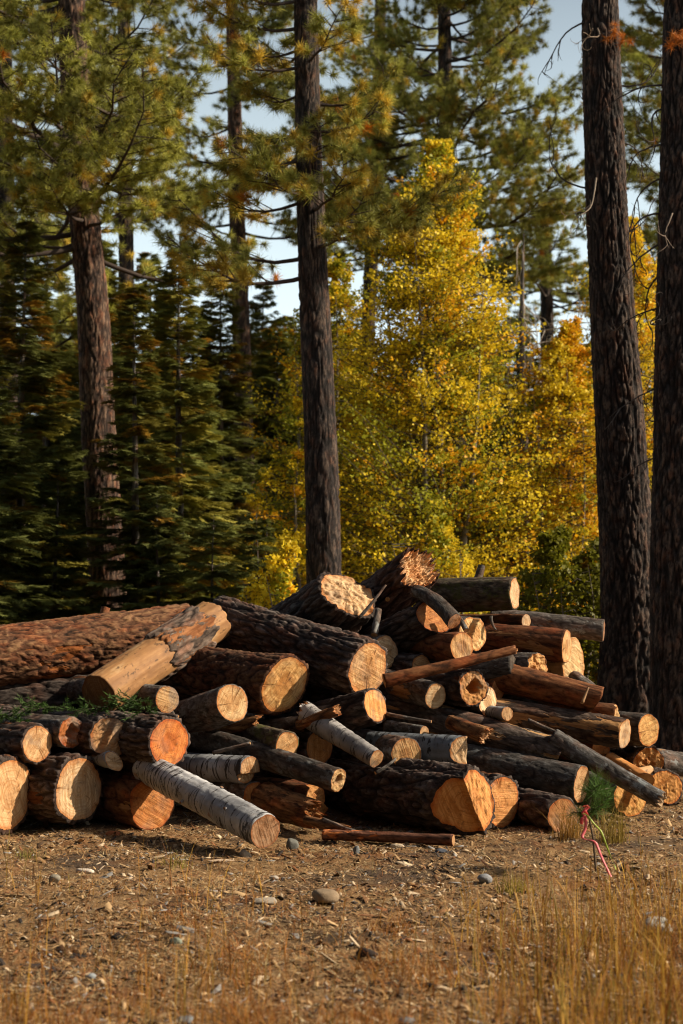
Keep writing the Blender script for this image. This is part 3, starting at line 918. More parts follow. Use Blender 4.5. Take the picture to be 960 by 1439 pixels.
def cut_shape(style, x, y, R_, seed, k):
    """how far the sawn or broken face stands out along the log at face point x, y"""
    u, v = x / R_, y / R_
    p = np.stack([x, y, np.full_like(x, seed * 3.1)], -1)
    z = 0.005 * perlin(p * 22) + 0.010 * perlin(p * 7)
    if style == 'flat': pass
    elif style == 'tilt': z = z + R_ * (k[0] * u + k[1] * v)
    elif style == 'hinge':       # felling cut: two sloping faces meeting at a ridge, right one standing out
        w_ = u + 0.42 * v + 0.05
        z = z + R_ * np.where(w_ < 0, 0.75 * w_, 0.22 - 0.30 * w_) + 0.014 * perlin(p * np.array([45, 10, 8]))
    elif style == 'ridge':
        z = z + R_ * (0.30 - 0.8 * np.abs(u - 0.1)) + 0.005 * perlin(p * np.array([60, 8, 8]))
    elif style == 'notch':
        z = z - R_ * 0.42 * sstep(-0.02, 0.05, v * 0.55 - u * k[0] - 0.18) + 0.006 * perlin(p * 40)
    elif style == 'step':
        z = z - R_ * 0.5 * sstep(-0.02, 0.04, -v - 0.25) + 0.004 * perlin(p * 40)
    elif style == 'hollow':
        rr = np.sqrt((u - .05) ** 2 + (v - .0) ** 2)
        z = z - R_ * 0.75 * sstep(0.52, 0.2, rr + 0.15 * perlin(p * 25)) + 0.010 * perlin(p * 45)
    elif style == 'rough':
        z = z + R_ * (k[0] * u + k[1] * v) + 0.03 * perlin(p * 18) + 0.02 * np.abs(perlin(p * 40))
    elif style == 'splinter':
        sp = np.abs(perlin(p * np.array([20, 44, 20]))) * 1.2 + np.abs(perlin(p * 90)) * 0.9 + .5 * perlin(p * 9)
        z = z + R_ * (k[0] * u + k[1] * v) + R_ * k[2] * sp * (0.4 + 0.6 * sstep(0.2, 1.0, np.sqrt(u * u + v * v)))
    return z


def log(kind, label, A, B=None, asp=None, L=2.0, r=20, rB=None, style='flat', k=(0, 0, .5), wood=CREAM, cat='log', bark=1.0,
        bend=0.0, name=None, endB=('flat', (0, 0, .5), None), ring=None, stubs=(), peel=None, group='logs of the pile', left=True, up=0.0, oval=1.0, roll=0.0, bendv=0.0, sleeve=None):
    log_seed[0] += 1
    sd = log_seed[0]
    a = P(*A)
    d = A[2]
    ra = r * d / FPX
    if B is not None:
        b = P(*B)
    else:
        rho = math.atan((A[0] - 480) / FPX)
        al = math.acos(asp) - (rho if left else -rho)
        sx = -1 if left else 1
        b = a + L * np.array((sx * math.sin(al) * math.cos(up), math.cos(al) * math.cos(up), math.sin(up)))
    rb = (rB * (B[2] if B is not None else d) / FPX) if rB else ra * 0.97
    ax = a - b
    Lg = float(np.linalg.norm(ax)); ax /= Lg
    xr = np.cross(ax, (0, 0, 1.0)); xr /= np.linalg.norm(xr)          # local x: level, local y: up
    if xr[0] < 0: xr = -xr
    yr = np.cross(ax, xr)
    if yr[2] < 0: xr, yr = -xr, -yr
    if np.dot(np.cross(xr, yr), ax) < 0: xr = -xr
    nmk = {'birch': 'birch_log', 'peeled': 'peeled_log', 'rot': 'splintered_log'}.get(kind, 'pine_log')
    root = empty(name or nmk, label, cat, group)
    root.matrix_world = Matrix(((xr[0], yr[0], ax[0], a[0]), (xr[1], yr[1], ax[1], a[1]), (xr[2], yr[2], ax[2], a[2]), (0, 0, 0, 1)))
    amp, fq, st_ = RELIEF[kind]
    amp = min(amp, ra * 0.12)
    nu = int(np.clip(2 * math.pi * ra / 0.011, 20, 140))
    nv = int(np.clip(Lg / 0.016, 8, 170))
    th = np.linspace(0, 2 * math.pi, nu, endpoint=False)
    t = np.linspace(0, 1, nv)
    rr = ra + (rb - ra) * t
    oc = np.cos(th) * oval; os_ = np.sin(th) / oval
    # irregular outline of the section
    pr = np.stack([np.cos(th) * 1.3, np.sin(th) * 1.3, np.full(nu, sd * 5.7)], -1)
    outl = 1 + 0.06 * perlin(pr) + 0.03 * perlin(pr * 3)
    if style == 'hinge':
        for a_, w_, k_ in ((112, 16, .17), (248, 14, .10)):
            outl = outl - k_ * np.exp(-((np.degrees(th) - a_) / w_) ** 2)
    q = np.stack([(rr[:, None] * oc[None]), (rr[:, None] * os_[None]), np.broadcast_to(-(t * Lg)[:, None], (nv, nu))], -1).reshape(-1, 3)
    qs = q * np.array((fq, fq, fq * st_)) + sd * 9.1
    w = perlin(qs * 0.55 + 5)
    n1 = perlin(qs + 0.45 * w[:, None])
    n2 = perlin(qs * np.array((1.8, 1.8, 2.8)) + 17)
    h = np.clip(np.minimum(sstep(0.0, 0.26, np.abs(n1)), 0.3 + 0.7 * sstep(0.0, 0.2, np.abs(n2))) * (0.85 + 0.4 * perlin(qs * 3.2)), 0, 1)
    low = perlin(q * np.array((3.5, 3.5, 1.6)) + sd)
    fine = perlin(q * np.array((40, 40, 18)) + sd)
    rad = (outl[None, :] * rr[:, None]) + (amp * (h - 0.55) + (0.03 if kind == 'peeled' else 0.06) * ra * low + amp * 0.22 * fine).reshape(nv, nu)
    bx = bend * 4 * t * (1 - t); by = bendv * 4 * t * (1 - t)
    X = bx[:, None] + rad * oc[None]; Y = by[:, None] + rad * os_[None]
    zA = cut_shape(style, X[0], Y[0], ra, sd, k)
    zB = -Lg - cut_shape(endB[0], X[-1], Y[-1], rb, sd + 50, endB[1])
    # rings near the ends follow the cut, the rest spaces out evenly
    Z = zA[None, :] * (1 - t[:, None]) ** 1 + zB[None, :] * t[:, None]
    V = [np.stack([X, Y, Z], -1).reshape(-1, 3)]
    hh = [h]
    F = [grid_faces(nv, nu)[:, ::-1]]
    bt = 0.90 if kind in ('pine', 'red', 'moss') else (0.955 if kind in ('grey', 'patchy', 'brown') else 0.975)
    off = nv * nu
    dsp = (amp * (h - 0.55) + amp * 0.22 * fine).reshape(nv, nu)
    rimA, rimB = (rad[0] - dsp[0] * .75) , (rad[-1] - dsp[-1] * .75)
    XA, YA = bx[0] + rimA * oc, by[0] + rimA * os_
    XB, YB = bx[-1] + rimB * oc, by[-1] + rimB * os_
    # bark thickness ring at both ends
    for e, (xx, yy, cx, cy, rr_, stl, kk) in enumerate(((XA, YA, 0, 0, ra, style, k), (XB, YB, bx[-1], by[-1], rb, endB[0], endB[1]))):
        xi, yi = xx * bt, yy * bt
        zi = cut_shape(stl, xi, yi, rr_, sd + 50 * e, kk)
        zi = zi if e == 0 else -Lg - zi
        V.append(np.stack([xi, yi, zi], -1)); hh.append(np.full(nu, .25))
        j = np.arange(nu); j2 = (j + 1) % nu
        o0 = 0 if e == 0 else (nv - 1) * nu
        f = np.stack([o0 + j, o0 + j2, off + j2, off + j], -1)
        F.append(f if e == 0 else f[:, ::-1])
        off += nu
    bo = mk('bark' if kind != 'peeled' else 'bare_flank', np.concatenate(V), F, M[kind], root, h=np.concatenate(hh))
    g = bark if isinstance(bark, tuple) else (bark, bark, bark)
    bo.color = (*g, 1)
    # the sawn faces
    for e, (xx, yy, rr_, stl, kk, wc) in enumerate(((XA, YA, ra, style, k, wood), (XB, YB, rb, endB[0], endB[1], endB[2] or wood))):
        nr = 22 if (ra > .12 or stl != 'flat') else 10
        s = np.linspace(1, 0.0, nr)[:-1]
        px_, py_ = s[:, None] * xx[None] * (bt + .004), s[:, None] * yy[None] * (bt + .004)
        px_ = np.append(px_.ravel(), 0.0); py_ = np.append(py_.ravel(), 0.0)
        pz = cut_shape(stl, px_, py_, rr_, sd + 50 * e, kk) + 0.0025
        pz = pz if e == 0 else -Lg - pz
        Vc = np.stack([px_, py_, pz], -1)
        n_ = nr - 1
        Fq = grid_faces(n_, nu)
        j = np.arange(nu); j2 = (j + 1) % nu
        Ft = np.stack([(n_ - 1) * nu + j, (n_ - 1) * nu + j2, np.full(nu, n_ * nu)], -1)
        if e == 1: Fq, Ft = Fq[:, ::-1], Ft[:, ::-1]
        co = mk('cut_end', Vc, [Fq, Ft], M['cut'], root, h=np.append(np.repeat(s, nu), 0.0), smooth=stl not in ('splinter', 'rough'))
        co.color = (*wc, 1)
    if sleeve:      # bark left on part of a debarked log
        ns_ = 50
        s_ = np.linspace(0, 1, ns_)
        e0 = sleeve[0] + .10 * perlin(np.stack([np.cos(th) * 2, np.sin(th) * 2, th * 0 + 3], -1)) + .045 * perlin(np.stack([np.cos(th) * 7, np.sin(th) * 7, th * 0 + 3], -1))
        e1 = sleeve[1] + .16 * perlin(np.stack([np.cos(th) * 2, np.sin(th) * 2, th * 0 + 8], -1)) + .03 * perlin(np.stack([np.cos(th) * 8, np.sin(th) * 8, th * 0 + 8], -1))
        tt_ = e0[None] + (e1 - e0)[None] * s_[:, None]
        base_r = ra + (rb - ra) * tt_
        qq = np.stack([base_r * np.cos(th)[None], base_r * np.sin(th)[None], -tt_ * Lg], -1).reshape(-1, 3)
        m1 = perlin(qq * np.array((14, 14, 6)) + 3); m2 = perlin(qq * np.array((30, 30, 20)) + 3)
        hs = np.clip(sstep(0, .25, np.abs(m1)) * (.8 + .5 * m2), 0, 1)
        lowr = perlin(qq * np.array((3.5, 3.5, 1.6)) + sd)
        thick = np.where((np.arange(ns_) == 0) | (np.arange(ns_) == ns_ - 1), -.012, .016)[:, None]
        rs_ = outl[None] * base_r + (.06 * ra * lowr + .012 * (hs - .4)).reshape(ns_, nu) + thick
        Vs = np.stack([rs_ * np.cos(th)[None], rs_ * np.sin(th)[None], -tt_ * Lg], -1).reshape(-1, 3)
        mk('bark', Vs, grid_faces(ns_, nu)[:, ::-1], M['sleeve'], root, h=hs)
    for (ts, ang, rs, ls, wc) in stubs:
        ang = R(ang)
        rad0 = ra + (rb - ra) * ts
        p0 = np.array((bend * 4 * ts * (1 - ts) + math.cos(ang) * rad0 * .85, bendv * 4 * ts * (1 - ts) + math.sin(ang) * rad0 * .85, -ts * Lg))
        dr = np.array((math.cos(ang), math.sin(ang), 0.35)); dr /= np.linalg.norm(dr)
        pts = p0 + np.linspace(0, 1, 6)[:, None] * dr * (ls + rad0 * .15)
        v, f = tube(pts, np.array((1.5, 1.2, 1.05, 1.0, .98, .95)) * rs, 14)
        v += 0.12 * rs * perlin(v * 30)[:, None]
        so = mk('branch_stub', v, f, M[kind], root, h=np.full(len(v), .6)); so.color = (*g, 1)
        ring_ = v[-14:]
        c_ = ring_.mean(0) + dr * .002
        co = mk('cut_end', np.vstack([ring_, c_]), np.array([(i, (i + 1) % 14, 14) for i in range(14)]), M['cut'], so, h=np.append(np.full(14, .9), 0), smooth=False)
        co.color = (*(wc or wood), 1)
    return root


# ---- front row on the ground, left to right
log('pine', 'broad cream faced log at far left of the bottom row, cut by the picture edge', (14, 1116, 10.2), asp=.62, r=53, wood=CREAM, L=2.2)
log('pine', 'cream faced log with clear growth rings, second along the bottom row', (111, 1110, 10.4), asp=.73, r=46, wood=PALE, L=2.2)
log('brown', 'orange brown faced log with torn brown bark beside the white birch', (213, 1127, 10.5), asp=.84, r=38, wood=ORANGE, L=1.9)
log('birch', 'long white birch log with black marks sloping down to the ground', (373, 1168, 9.35), (205, 1078, 10.55), r=24, rB=21, wood=(.36, .22, .12), cat='log', stubs=((.55, 200, .010, .03, BROWN), (.38, 80, .012, .02, BROWN), (.22, 150, .011, .02, BROWN)))
log('grey', 'orange faced small log just behind the end of the long white birch', (359, 1121, 10.7), asp=.80, r=22, wood=ORANGE, L=1.6)
log('rot', 'rotten splintered brown chunk right of the white birch end', (432, 1141, 10.3), (372, 1124, 10.75), r=19, rB=25, style='splinter', k=(-.3, -.6, 1.6), wood=(.34, .17, .06))
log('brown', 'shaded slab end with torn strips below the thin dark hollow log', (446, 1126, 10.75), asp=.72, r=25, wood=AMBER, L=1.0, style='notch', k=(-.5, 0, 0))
log('pine', 'large dark log at front centre with a split orange felling cut', (659, 1126, 9.95), (462, 1098, 11.7), r=47, rB=43, style='hinge', wood=(.60, .30, .09), bark=.85)
log('pine', 'smooth orange faced log pressed against the right of the split felling cut', (705, 1127, 10.35), asp=.68, r=38, wood=(.56, .27, .085), L=2.2)
log('pine', 'dim orange faced log on the ground under the seedling needles', (791, 1146, 10.15), asp=.86, r=26, wood=(.46, .23, .08), L=1.8)
log('grey', 'dark log with grey yellow end lying over the dim orange faced log', (817, 1102, 10.65), (655, 1072, 11.2), r=27, rB=27, wood=TAN, bark=(.62, .66, .70))
log('grey', 'log with a rough notched amber end right of the seedling', (889, 1122, 10.9), (790, 1100, 11.6), r=26, style='notch', k=(.9, 0, 0), wood=(.60, .34, .10), bark=.8)
log('grey', 'thin grey log slanting down to the right across the pile end', (925, 1122, 10.55), (777, 1038, 10.95), r=12, rB=15, style='splinter', k=(0, 0, .8), wood=(.40, .30, .18), bark=(.9, .95, 1.0), endB=('flat', (0, 0, 0), RUST))
log('pine', 'rough orange faced log highest at the right end of the pile', (911, 1073, 11.7), asp=.93, r=24, wood=(.54, .28, .085), L=1.6, style='rough', k=(0, .1, 0))
log('pine', 'torn amber end log at far right bottom of the pile', (938, 1107, 11.4), asp=.88, r=25, wood=(.58, .29, .08), L=1.6, style='notch', k=(.3, 0, 0))
log('grey', 'plain grey brown log lying at the right picture edge', (925, 1070, 12.0), (1010, 1082, 12.2), r=17, wood=BROWN, bark=1.1, style='splinter', k=(0, 0, .6))
log('peeled', 'split orange slab resting between the slanting grey log and the rough orange log', (905, 1098, 11.25), (858, 1070, 11.7), r=13, wood=AMBER, style='tilt', k=(.5, .4, 0), bark=(1.5, 1.1, .7))
log('brown', 'orange block end in the gap below the two long logs at right', (843, 1056, 11.75), asp=.74, r=17, wood=ORANGE, L=1.4, style='step')

# ---- second course, left
log('pine', 'cream faced log with tan heart above the two leftmost bottom logs', (52, 1046, 10.35), asp=.74, r=28, wood=CREAM, L=2.2)
log('grey', 'small log with a rotted rusty heart, second from left in its course', (100, 1029, 10.5), asp=.80, r=22, wood=RUST, L=2.2, style='hollow')
log('pine', 'brown faced log with a broken notch under the green boughs', (158, 1037, 10.5), asp=.82, r=30, wood=(.40, .23, .10), L=2.2, style='notch', k=(1.0, 0, 0))
log('pine', 'round red orange faced log with pale crossing streaks', (238, 1043, 10.45), asp=.76, r=37, wood=(.56, .20, .045), L=2.4)
log('birch', 'short thin birch with a pale slanting cut between the bottom logs', (160, 1070, 10.4), (112, 1056, 10.8), r=12, wood=PALE, style='tilt', k=(.1, -1.0, 0), bark=(.75, .82, .88))
log('grey', 'tiny dark orange log end wedged left of the long white birch', (195, 1081, 10.8), asp=.86, r=11, wood=RUST, L=1.6)
log('birch', 'short stained birch with a stepped broken end behind the long white birch', (352, 1082, 10.65), (225, 1076, 11.3), r=19, rB=19, wood=(.46, .30, .155), style='step', bark=(.72, .75, .78))
log('grey', 'long thin dark log ending in a hollow ringed face above the torn slab', (475, 1096, 10.3), (255, 1030, 11.35), r=17, rB=18, wood=(.50, .34, .16), style='hollow', bark=.55, bend=.03)
log('moss', 'mossy log with a clean tan end in the middle left of the pile', (403, 1047, 10.75), (290, 1018, 11.8), r=20, wood=(.58, .35, .15))
log('rot', 'broken brown limb lying left of the mossy log', (356, 1016, 11.1), (272, 1032, 11.3), r=10, rB=15, wood=(.42, .22, .09), style='splinter', k=(0, 0, 1.2), bend=.03)
log('grey', 'grey birch like limb under the clean tan log end', (420, 1018, 11.12), (338, 1026, 11.5), r=11, rB=12, wood=TAN, style='splinter', k=(0, 0, .9), bark=.8)
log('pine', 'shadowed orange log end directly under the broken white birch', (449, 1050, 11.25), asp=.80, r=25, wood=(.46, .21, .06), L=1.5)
log('pine', 'orange top of a log end peeping over the broken white birch', (472, 1016, 11.5), asp=.86, r=22, wood=ORANGE, L=1.5, style='rough', k=(0, 0, 0))
log('birch', 'broken white birch with red stained splits sloping to the centre', (528, 1066, 10.5), (438, 1008, 11.05), r=13, rB=17, wood=TAN, endB=('splinter', (0, .3, 1.3), (.52, .30, .13)), bark=(.72, .68, .64))
log('grey', 'half hidden tan log end just above the large felled log', (571, 1060, 10.75), asp=.93, r=23, wood=(.50, .31, .13), L=1.6)
log('birch', 'blue grey birch with black bands and a ridged split end', (650, 1054, 10.75), (520, 1047, 11.2), r=20, rB=20, style='ridge', wood=PALE, bark=(.36, .41, .46))
log('rot', 'curled strip of broken brown wood above the ridged split end', (676, 1031, 10.8), (632, 1014, 11.0), r=13, rB=9, style='splinter', k=(-.4, .3, 1.0), wood=(.50, .30, .15))
log('patchy', 'long dark log with peeled pale streaks running down through the centre', (786, 1061, 10.95), (535, 990, 11.65), r=24, rB=23, style='tilt', k=(-.3, .3, 0), wood=PALE, bark=.9)

# ---- middle courses
log('grey', 'tan faced log with a crack, its grey bark sloping down to the left', (327, 988, 10.85), (235, 1020, 11.6), r=27, rB=27, wood=(.56, .38, .18), bark=1.0)
log('grey', 'small round tan log end under the leaning peeled log', (235, 983, 10.9), asp=.86, r=19, wood=(.50, .32, .145), L=1.5, stubs=((.02, 300, .012, .10, None),))
log('red', 'thick russet log with a tall straight grained slanting face', (400, 963, 11.15), (225, 950, 12.1), r=43, rB=42, style='tilt', k=(.1, .30, 0), wood=(.62, .37, .135), bark=.6)
log('pine', 'biggest log of all, furrowed grey bark and round cream orange face', (517, 940, 11.3), (318, 880, 12.5), r=41, rB=40, wood=(.64, .38, .16), bark=1.05, endB=('rough', (0, .3, 0), (.6, .36, .16)))
log('pine', 'dark log with oval orange face under the biggest log', (527, 992, 10.95), (420, 1022, 11.5), r=25, rB=27, wood=(.66, .36, .12), bark=.8)
log('grey', 'crescent of pale log end showing behind the biggest log', (541, 917, 11.75), asp=.75, r=24, wood=PALE, L=1.2)
log('peeled', 'leaning log, debarked tan below and rough grey bark above, lower face coloured dark for shade', (139, 977, 10.9), (298, 874, 12.1), r=30, rB=30, wood=(.20, .10, .04), bark=(.95, .85, .75), endB=('rough', (0, 0, 0), TAN), sleeve=(.47, .90))  # wood colour of the lower face is darkened to carry its shade
log('red', 'long russet log lying at top left across the back of the pile', (268, 892, 12.75), (-110, 938, 11.9), r=43, rB=45, wood=RUST, bark=(1.1, 1.08, 1.0), stubs=((.33, 88, .04, .06, RUST),))
log('pine', 'stout dark log with a slanting broken cream top at the crest', (488, 836, 12.1), (405, 905, 12.75), r=44, rB=52, style='rough', k=(.1, -.35, 0), wood=(.62, .43, .23), bark=.8)
log('pine', 'dark leaning log with torn splintered crown at the very top', (582, 805, 12.3), (505, 868, 12.8), r=30, rB=38, style='splinter', k=(.3, .2, .6), wood=(.80, .52, .27), bark=(.8, .6, .55), stubs=((.32, 215, .022, .03, AMBER),))
log('grey', 'short broken branch standing upright below the cream topped log', (526, 892, 11.75), (532, 856, 11.85), r=5, rB=5, wood=TAN, cat='branch', name='broken_branch', bark=1.1)
log('pine', 'split log with orange heart and pale rim below the splintered one', (610, 867, 11.8), (530, 912, 12.3), r=28, rB=32, wood=(.56, .24, .07), bark=.75, style='tilt', k=(.35, -.2, 0))
log('grey', 'thin curved dark branch ending in a round brown cut near the crest', (638, 873, 11.55), (584, 830, 11.95), r=12, rB=9, wood=(.42, .20, .08), bark=.6, cat='branch', name='curved_branch', bendv=.035)
log('grey', 'small pale broken log end notched beside the curved branch', (668, 891, 11.8), asp=.66, r=24, wood=(.68, .45, .20), L=1.2, style='notch', k=(.9, 0, 0))
log('brown', 'tan and white log end just above the thin pole', (649, 909, 11.55), asp=.78, r=21, wood=(.60, .36, .15), L=1.2)
log('moss', 'dark log with bright pale end sticking out right at the crest', (723, 834, 12.2), (592, 838, 12.55), r=24, rB=24, wood=PALE, bark=.85)
log('grey', 'knobbly limbed log lying behind the pale ended crest log', (712, 826, 13.0), (588, 838, 13.2), r=13, rB=14, wood=TAN, bark=.9, stubs=((.33, 75, .035, .16, PALE), (.62, 90, .03, .04, AMBER), (.85, 80, .035, .05, RUST)))
log('grey', 'long grey log ending by the dark trunk at the back right', (848, 886, 12.45), (690, 868, 12.7), r=16, rB=15, wood=BROWN, bark=1.0, style='tilt', k=(0, 0, 0))
log('brown', 'small stub with a pale end on top of the smooth brown log', (739, 873, 12.15), asp=.62, r=10, wood=PALE, L=.8)
log('brown', 'smooth red brown log with a narrow pale rimmed end at right', (796, 908, 11.95), (682, 898, 12.25), r=24, rB=22, wood=(.56, .36, .16), bark=(.8, .68, .6))
log('brown', 'dark brown log under the smooth red brown log', (790, 935, 12.2), (690, 925, 12.4), r=16, wood=BROWN, bark=.6)
log('grey', 'thick dark stub with a near black end under the pole tip', (722, 938, 11.7), (630, 948, 11.9), r=19, rB=17, wood=(.05, .04, .03), bark=.55)  # end face has a near-black wood colour
log('grey', 'pale crescent log end right of the thick dark stub', (729, 941, 11.85), asp=.6, r=17, wood=PALE, L=1.0)
log('grey', 'ringed orange and cream log end below the smooth red brown log', (754, 938, 11.75), asp=.66, r=21, wood=(.60, .36, .14), L=1.2, style='rough', k=(0, 0, 0))
log('peeled', 'tall pale slab of split wood standing right of the smooth red brown log', (806, 934, 12.1), asp=.62, L=.7, r=30, wood=(.66, .47, .23), bark=1.3, oval=.80)
log('grey', 'short pale angled block end on the long brown log', (794, 966, 11.6), asp=.75, L=.8, r=15, wood=PALE, style='ridge')
log('grey', 'grey block end leaning at the right shoulder of the pile', (829, 970, 11.9), (806, 952, 12.1), r=11, wood=(.4, .27, .14), style='tilt', k=(.5, .3, 0))
log('brown', 'long brown log with scraped bark sloping right below the pole', (838, 984, 11.35), (640, 935, 12.0), r=20, rB=22, wood=(.54, .33, .14), bark=(1.15, 1.0, .85), style='tilt', k=(-.5, .4, 0))
log('patchy', 'long log, blue grey then stripped brown, with a thin pale end', (878, 1031, 11.15), (690, 1001, 11.6), r=21, rB=21, wood=PALE, bark=(.8, .72, .65), style='tilt', k=(.2, 0, 0))
log('birch', 'little birch stub with a pale end at the left of the long stripped log', (713, 1003, 11.15), (690, 1001, 11.35), r=10, wood=TAN, bark=(.6, .64, .68))
log('brown', 'log with a gouged pale end lying behind the long stripped log', (868, 1004, 11.6), (770, 992, 11.95), r=14, wood=(.58, .40, .19), style='notch', k=(-.6, 0, 0))
log('grey', 'round amber faced log at right shoulder in front of the dark trunk', (911, 1026, 11.6), asp=.66, r=23, wood=(.58, .35, .12), L=1.6, bark=.6)
log('grey', 'log with smooth pale tan end right of the oval orange face', (612, 979, 11.2), (530, 955, 11.8), r=19, rB=19, wood=(.56, .42, .24), bark=.95)
log('brown', 'long thin brown pole laid across the centre, its tip splintered', (540, 957, 11.15), (722, 913, 11.3), r=10, rB=6, wood=TAN, cat='pole', name='thin_pole', endB=('splinter', (0, 0, 1), (.5, .3, .14)), bark=(1.1, .95, .8), bend=.03)
log('pine', 'hollow hearted knotty log end in the centre right', (665, 966, 11.25), asp=.80, r=26, wood=(.48, .25, .08), L=1.3, style='hollow', bark=.7)
log('grey', 'clean white oval log end tucked under the hollow knotty one', (685, 985, 11.4), asp=.62, r=21, wood=(.74, .58, .36), L=1.2, bark=.6)
log('patchy', 'thin stained pole on the ground before the large felled log', (637, 1181, 9.5), (455, 1173, 9.85), r=8, rB=7, wood=TAN, cat='pole', name='ground_pole', bark=(1.5, .85, .6), bend=.02)
log('peeled', 'upright pale splinter of wood in front of the long brown log', (818, 988, 11.1), (827, 966, 11.15), r=2.5, rB=1.5, wood=PALE, cat='splinter', name='wood_splinter', bark=1.2)
log('rot', 'torn plank of brown wood lying over the top of the broken white birch', (470, 1000, 10.85), (418, 1020, 11.0), r=8, rB=6, style='splinter', k=(0, 0, 1.2), wood=(.45, .25, .11))
log('grey', 'tiny pale log end above the long brown log at right', (783, 958, 11.75), asp=.7, r=10, wood=PALE, L=.8)
log('peeled', 'pale split wedge lying between the amber ends at far right', (886, 1090, 11.35), (915, 1083, 11.5), r=9, rB=7, wood=PALE, style='splinter', k=(0, 0, .6), bark=1.3)
log('rot', 'shattered brown limb end on the ground right of the rotten chunk', (482, 1166, 9.9), (430, 1152, 10.1), r=8, rB=6, style='splinter', k=(0, 0, 1.5), wood=(.36, .19, .08))
log('brown', 'small orange log end under the thick dark stub and the long brown log', (700, 968, 11.7), asp=.7, r=14, wood=ORANGE, L=.8)
log('grey', 'short grey limb with a pale end in the gap above the blue grey birch', (596, 1030, 11.0), (545, 1022, 11.3), r=10, rB=10, wood=TAN, bark=.8)
log('pine', 'cream log end in the shade behind the thin pole at the centre', (592, 938, 11.7), asp=.72, r=19, wood=CREAM, L=1.0)
log('brown', 'russet log end low behind the ridged split end of the blue grey birch', (700, 1062, 11.1), asp=.8, r=16, wood=RUST, L=.8)
for (A, B, r, lab) in (((545, 1004, 11.0), (606, 1014, 10.85), 3.0, 'thin grey stick on the dark log below the smooth pale tan end'),
                       ((655, 886, 11.6), (636, 858, 11.75), 4.0, 'grey stick slanting beside the curved branch near the crest'),
                       ((300, 1058, 10.6), (352, 1044, 10.55), 3.0, 'thin stick lying along the hollow ended dark log'),
                       ((742, 1012, 11.0), (800, 1036, 10.9), 3.0, 'thin dark stick along the flank of the long stripped log'),
                       ((528, 1086, 10.2), (556, 1066, 10.3), 2.5, 'thin pale stick on top of the large felled log'),
                       ((505, 868, 11.9), (542, 822, 12.0), 2.5, 'thin bare stick rising in front of the splintered log'),
                       ((690, 866, 11.9), (697, 886, 11.85), 2.5, 'short upright twig at the left end of the smooth red brown log'),
                       ((250, 1008, 10.7), (205, 1000, 10.75), 3.5, 'short dark stick below the small round tan log end'),
                       ((455, 1152, 10.0), (520, 1176, 9.75), 3.5, 'grey brown stick on the ground by the stained pole')):
    log('grey', lab, A, B, r=r, rB=r * .7, wood=TAN, cat='stick', name='stick', group='sticks on the pile', bend=.015)
# dark logs deep inside the heap
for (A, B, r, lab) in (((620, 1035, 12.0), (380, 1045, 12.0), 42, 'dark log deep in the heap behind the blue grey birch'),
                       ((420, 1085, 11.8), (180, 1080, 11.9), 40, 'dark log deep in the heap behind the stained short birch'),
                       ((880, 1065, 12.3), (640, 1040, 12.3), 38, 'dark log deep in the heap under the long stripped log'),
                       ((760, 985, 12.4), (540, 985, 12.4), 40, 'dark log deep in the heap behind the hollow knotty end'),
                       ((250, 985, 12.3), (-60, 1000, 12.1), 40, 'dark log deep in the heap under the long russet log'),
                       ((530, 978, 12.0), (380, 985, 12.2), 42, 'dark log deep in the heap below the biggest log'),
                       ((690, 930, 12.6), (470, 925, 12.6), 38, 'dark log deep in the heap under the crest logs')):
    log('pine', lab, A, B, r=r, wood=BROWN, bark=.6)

# ---- green boughs on the logs at left
def bough(label, pts, seed):
    rng = np.random.default_rng(seed)
    root = empty('fir_bough', label, 'bough', 'green boughs on the logs')
    pts = np.array([P(*p) for p in pts])
    tw = Bag(); B0, B1 = [], []
    v, f = tube(pts, np.linspace(.008, .003, len(pts)), 5); tw.add(v, f, (.06, .05, .035))
    for k in range(30):
        u = rng.uniform(0, len(pts) - 1.01); i = int(u)
        q = pts[i] + (pts[i + 1] - pts[i]) * (u - i)
        a = rng.uniform(0, 2 * np.pi); l = rng.uniform(.06, .16)
        e = q + l * np.array((math.cos(a), math.sin(a) * .6 - .25, rng.uniform(-.5, .75)))
        B0.append(q); B1.append(e)
    v, f = segs(B0, B1, .003, .0015); tw.add(v, f, (.06, .05, .035))
    tw.build('stem', M['twig'], root)
    B0, B1 = np.array(B0), np.array(B1)
    n = 34
    u = rng.uniform(0.1, 1, (len(B0), n, 1))
    c = B0[:, None] + (B1 - B0)[:, None] * u
    D = (B1 - B0) / np.linalg.norm(B1 - B0, axis=1)[:, None]
    d = D[:, None] * .6 + rand_unit(len(B0) * n, rng).reshape(len(B0), n, 3) * .8
    tip = c + d * .034
    s = np.cross(d.reshape(-1, 3), rand_unit(len(B0) * n, rng)).reshape(c.shape) * .0035
    V = np.stack([c - s, c + s, tip], 2).reshape(-1, 3)
    T = np.repeat(np.array([[.42, .75, .6]]) * rng.uniform(.6, 1.4, (len(B0) * n, 1)), 3, axis=0)
    mk('needles', V, np.arange(len(V)).reshape(-1, 3), M['fir'], root, tint=T, smooth=False)


bough('dark green fir bough at the left edge above the cream faced log', [(-10, 1004, 10.6), (15, 1006, 10.55), (34, 1018, 10.5)], 1)
bough('dark green fir bough lying over the rotted rusty log', [(30, 990, 10.9), (60, 996, 10.85), (95, 994, 10.8)], 2)
bough('green fir bough between the notched brown log and the leaning log', [(110, 1000, 10.7), (140, 995, 10.7), (170, 990, 10.65)], 3)
bough('green fir bough hanging below the leaning peeled log', [(170, 985, 10.65), (190, 985, 10.6), (208, 1000, 10.55)], 4)

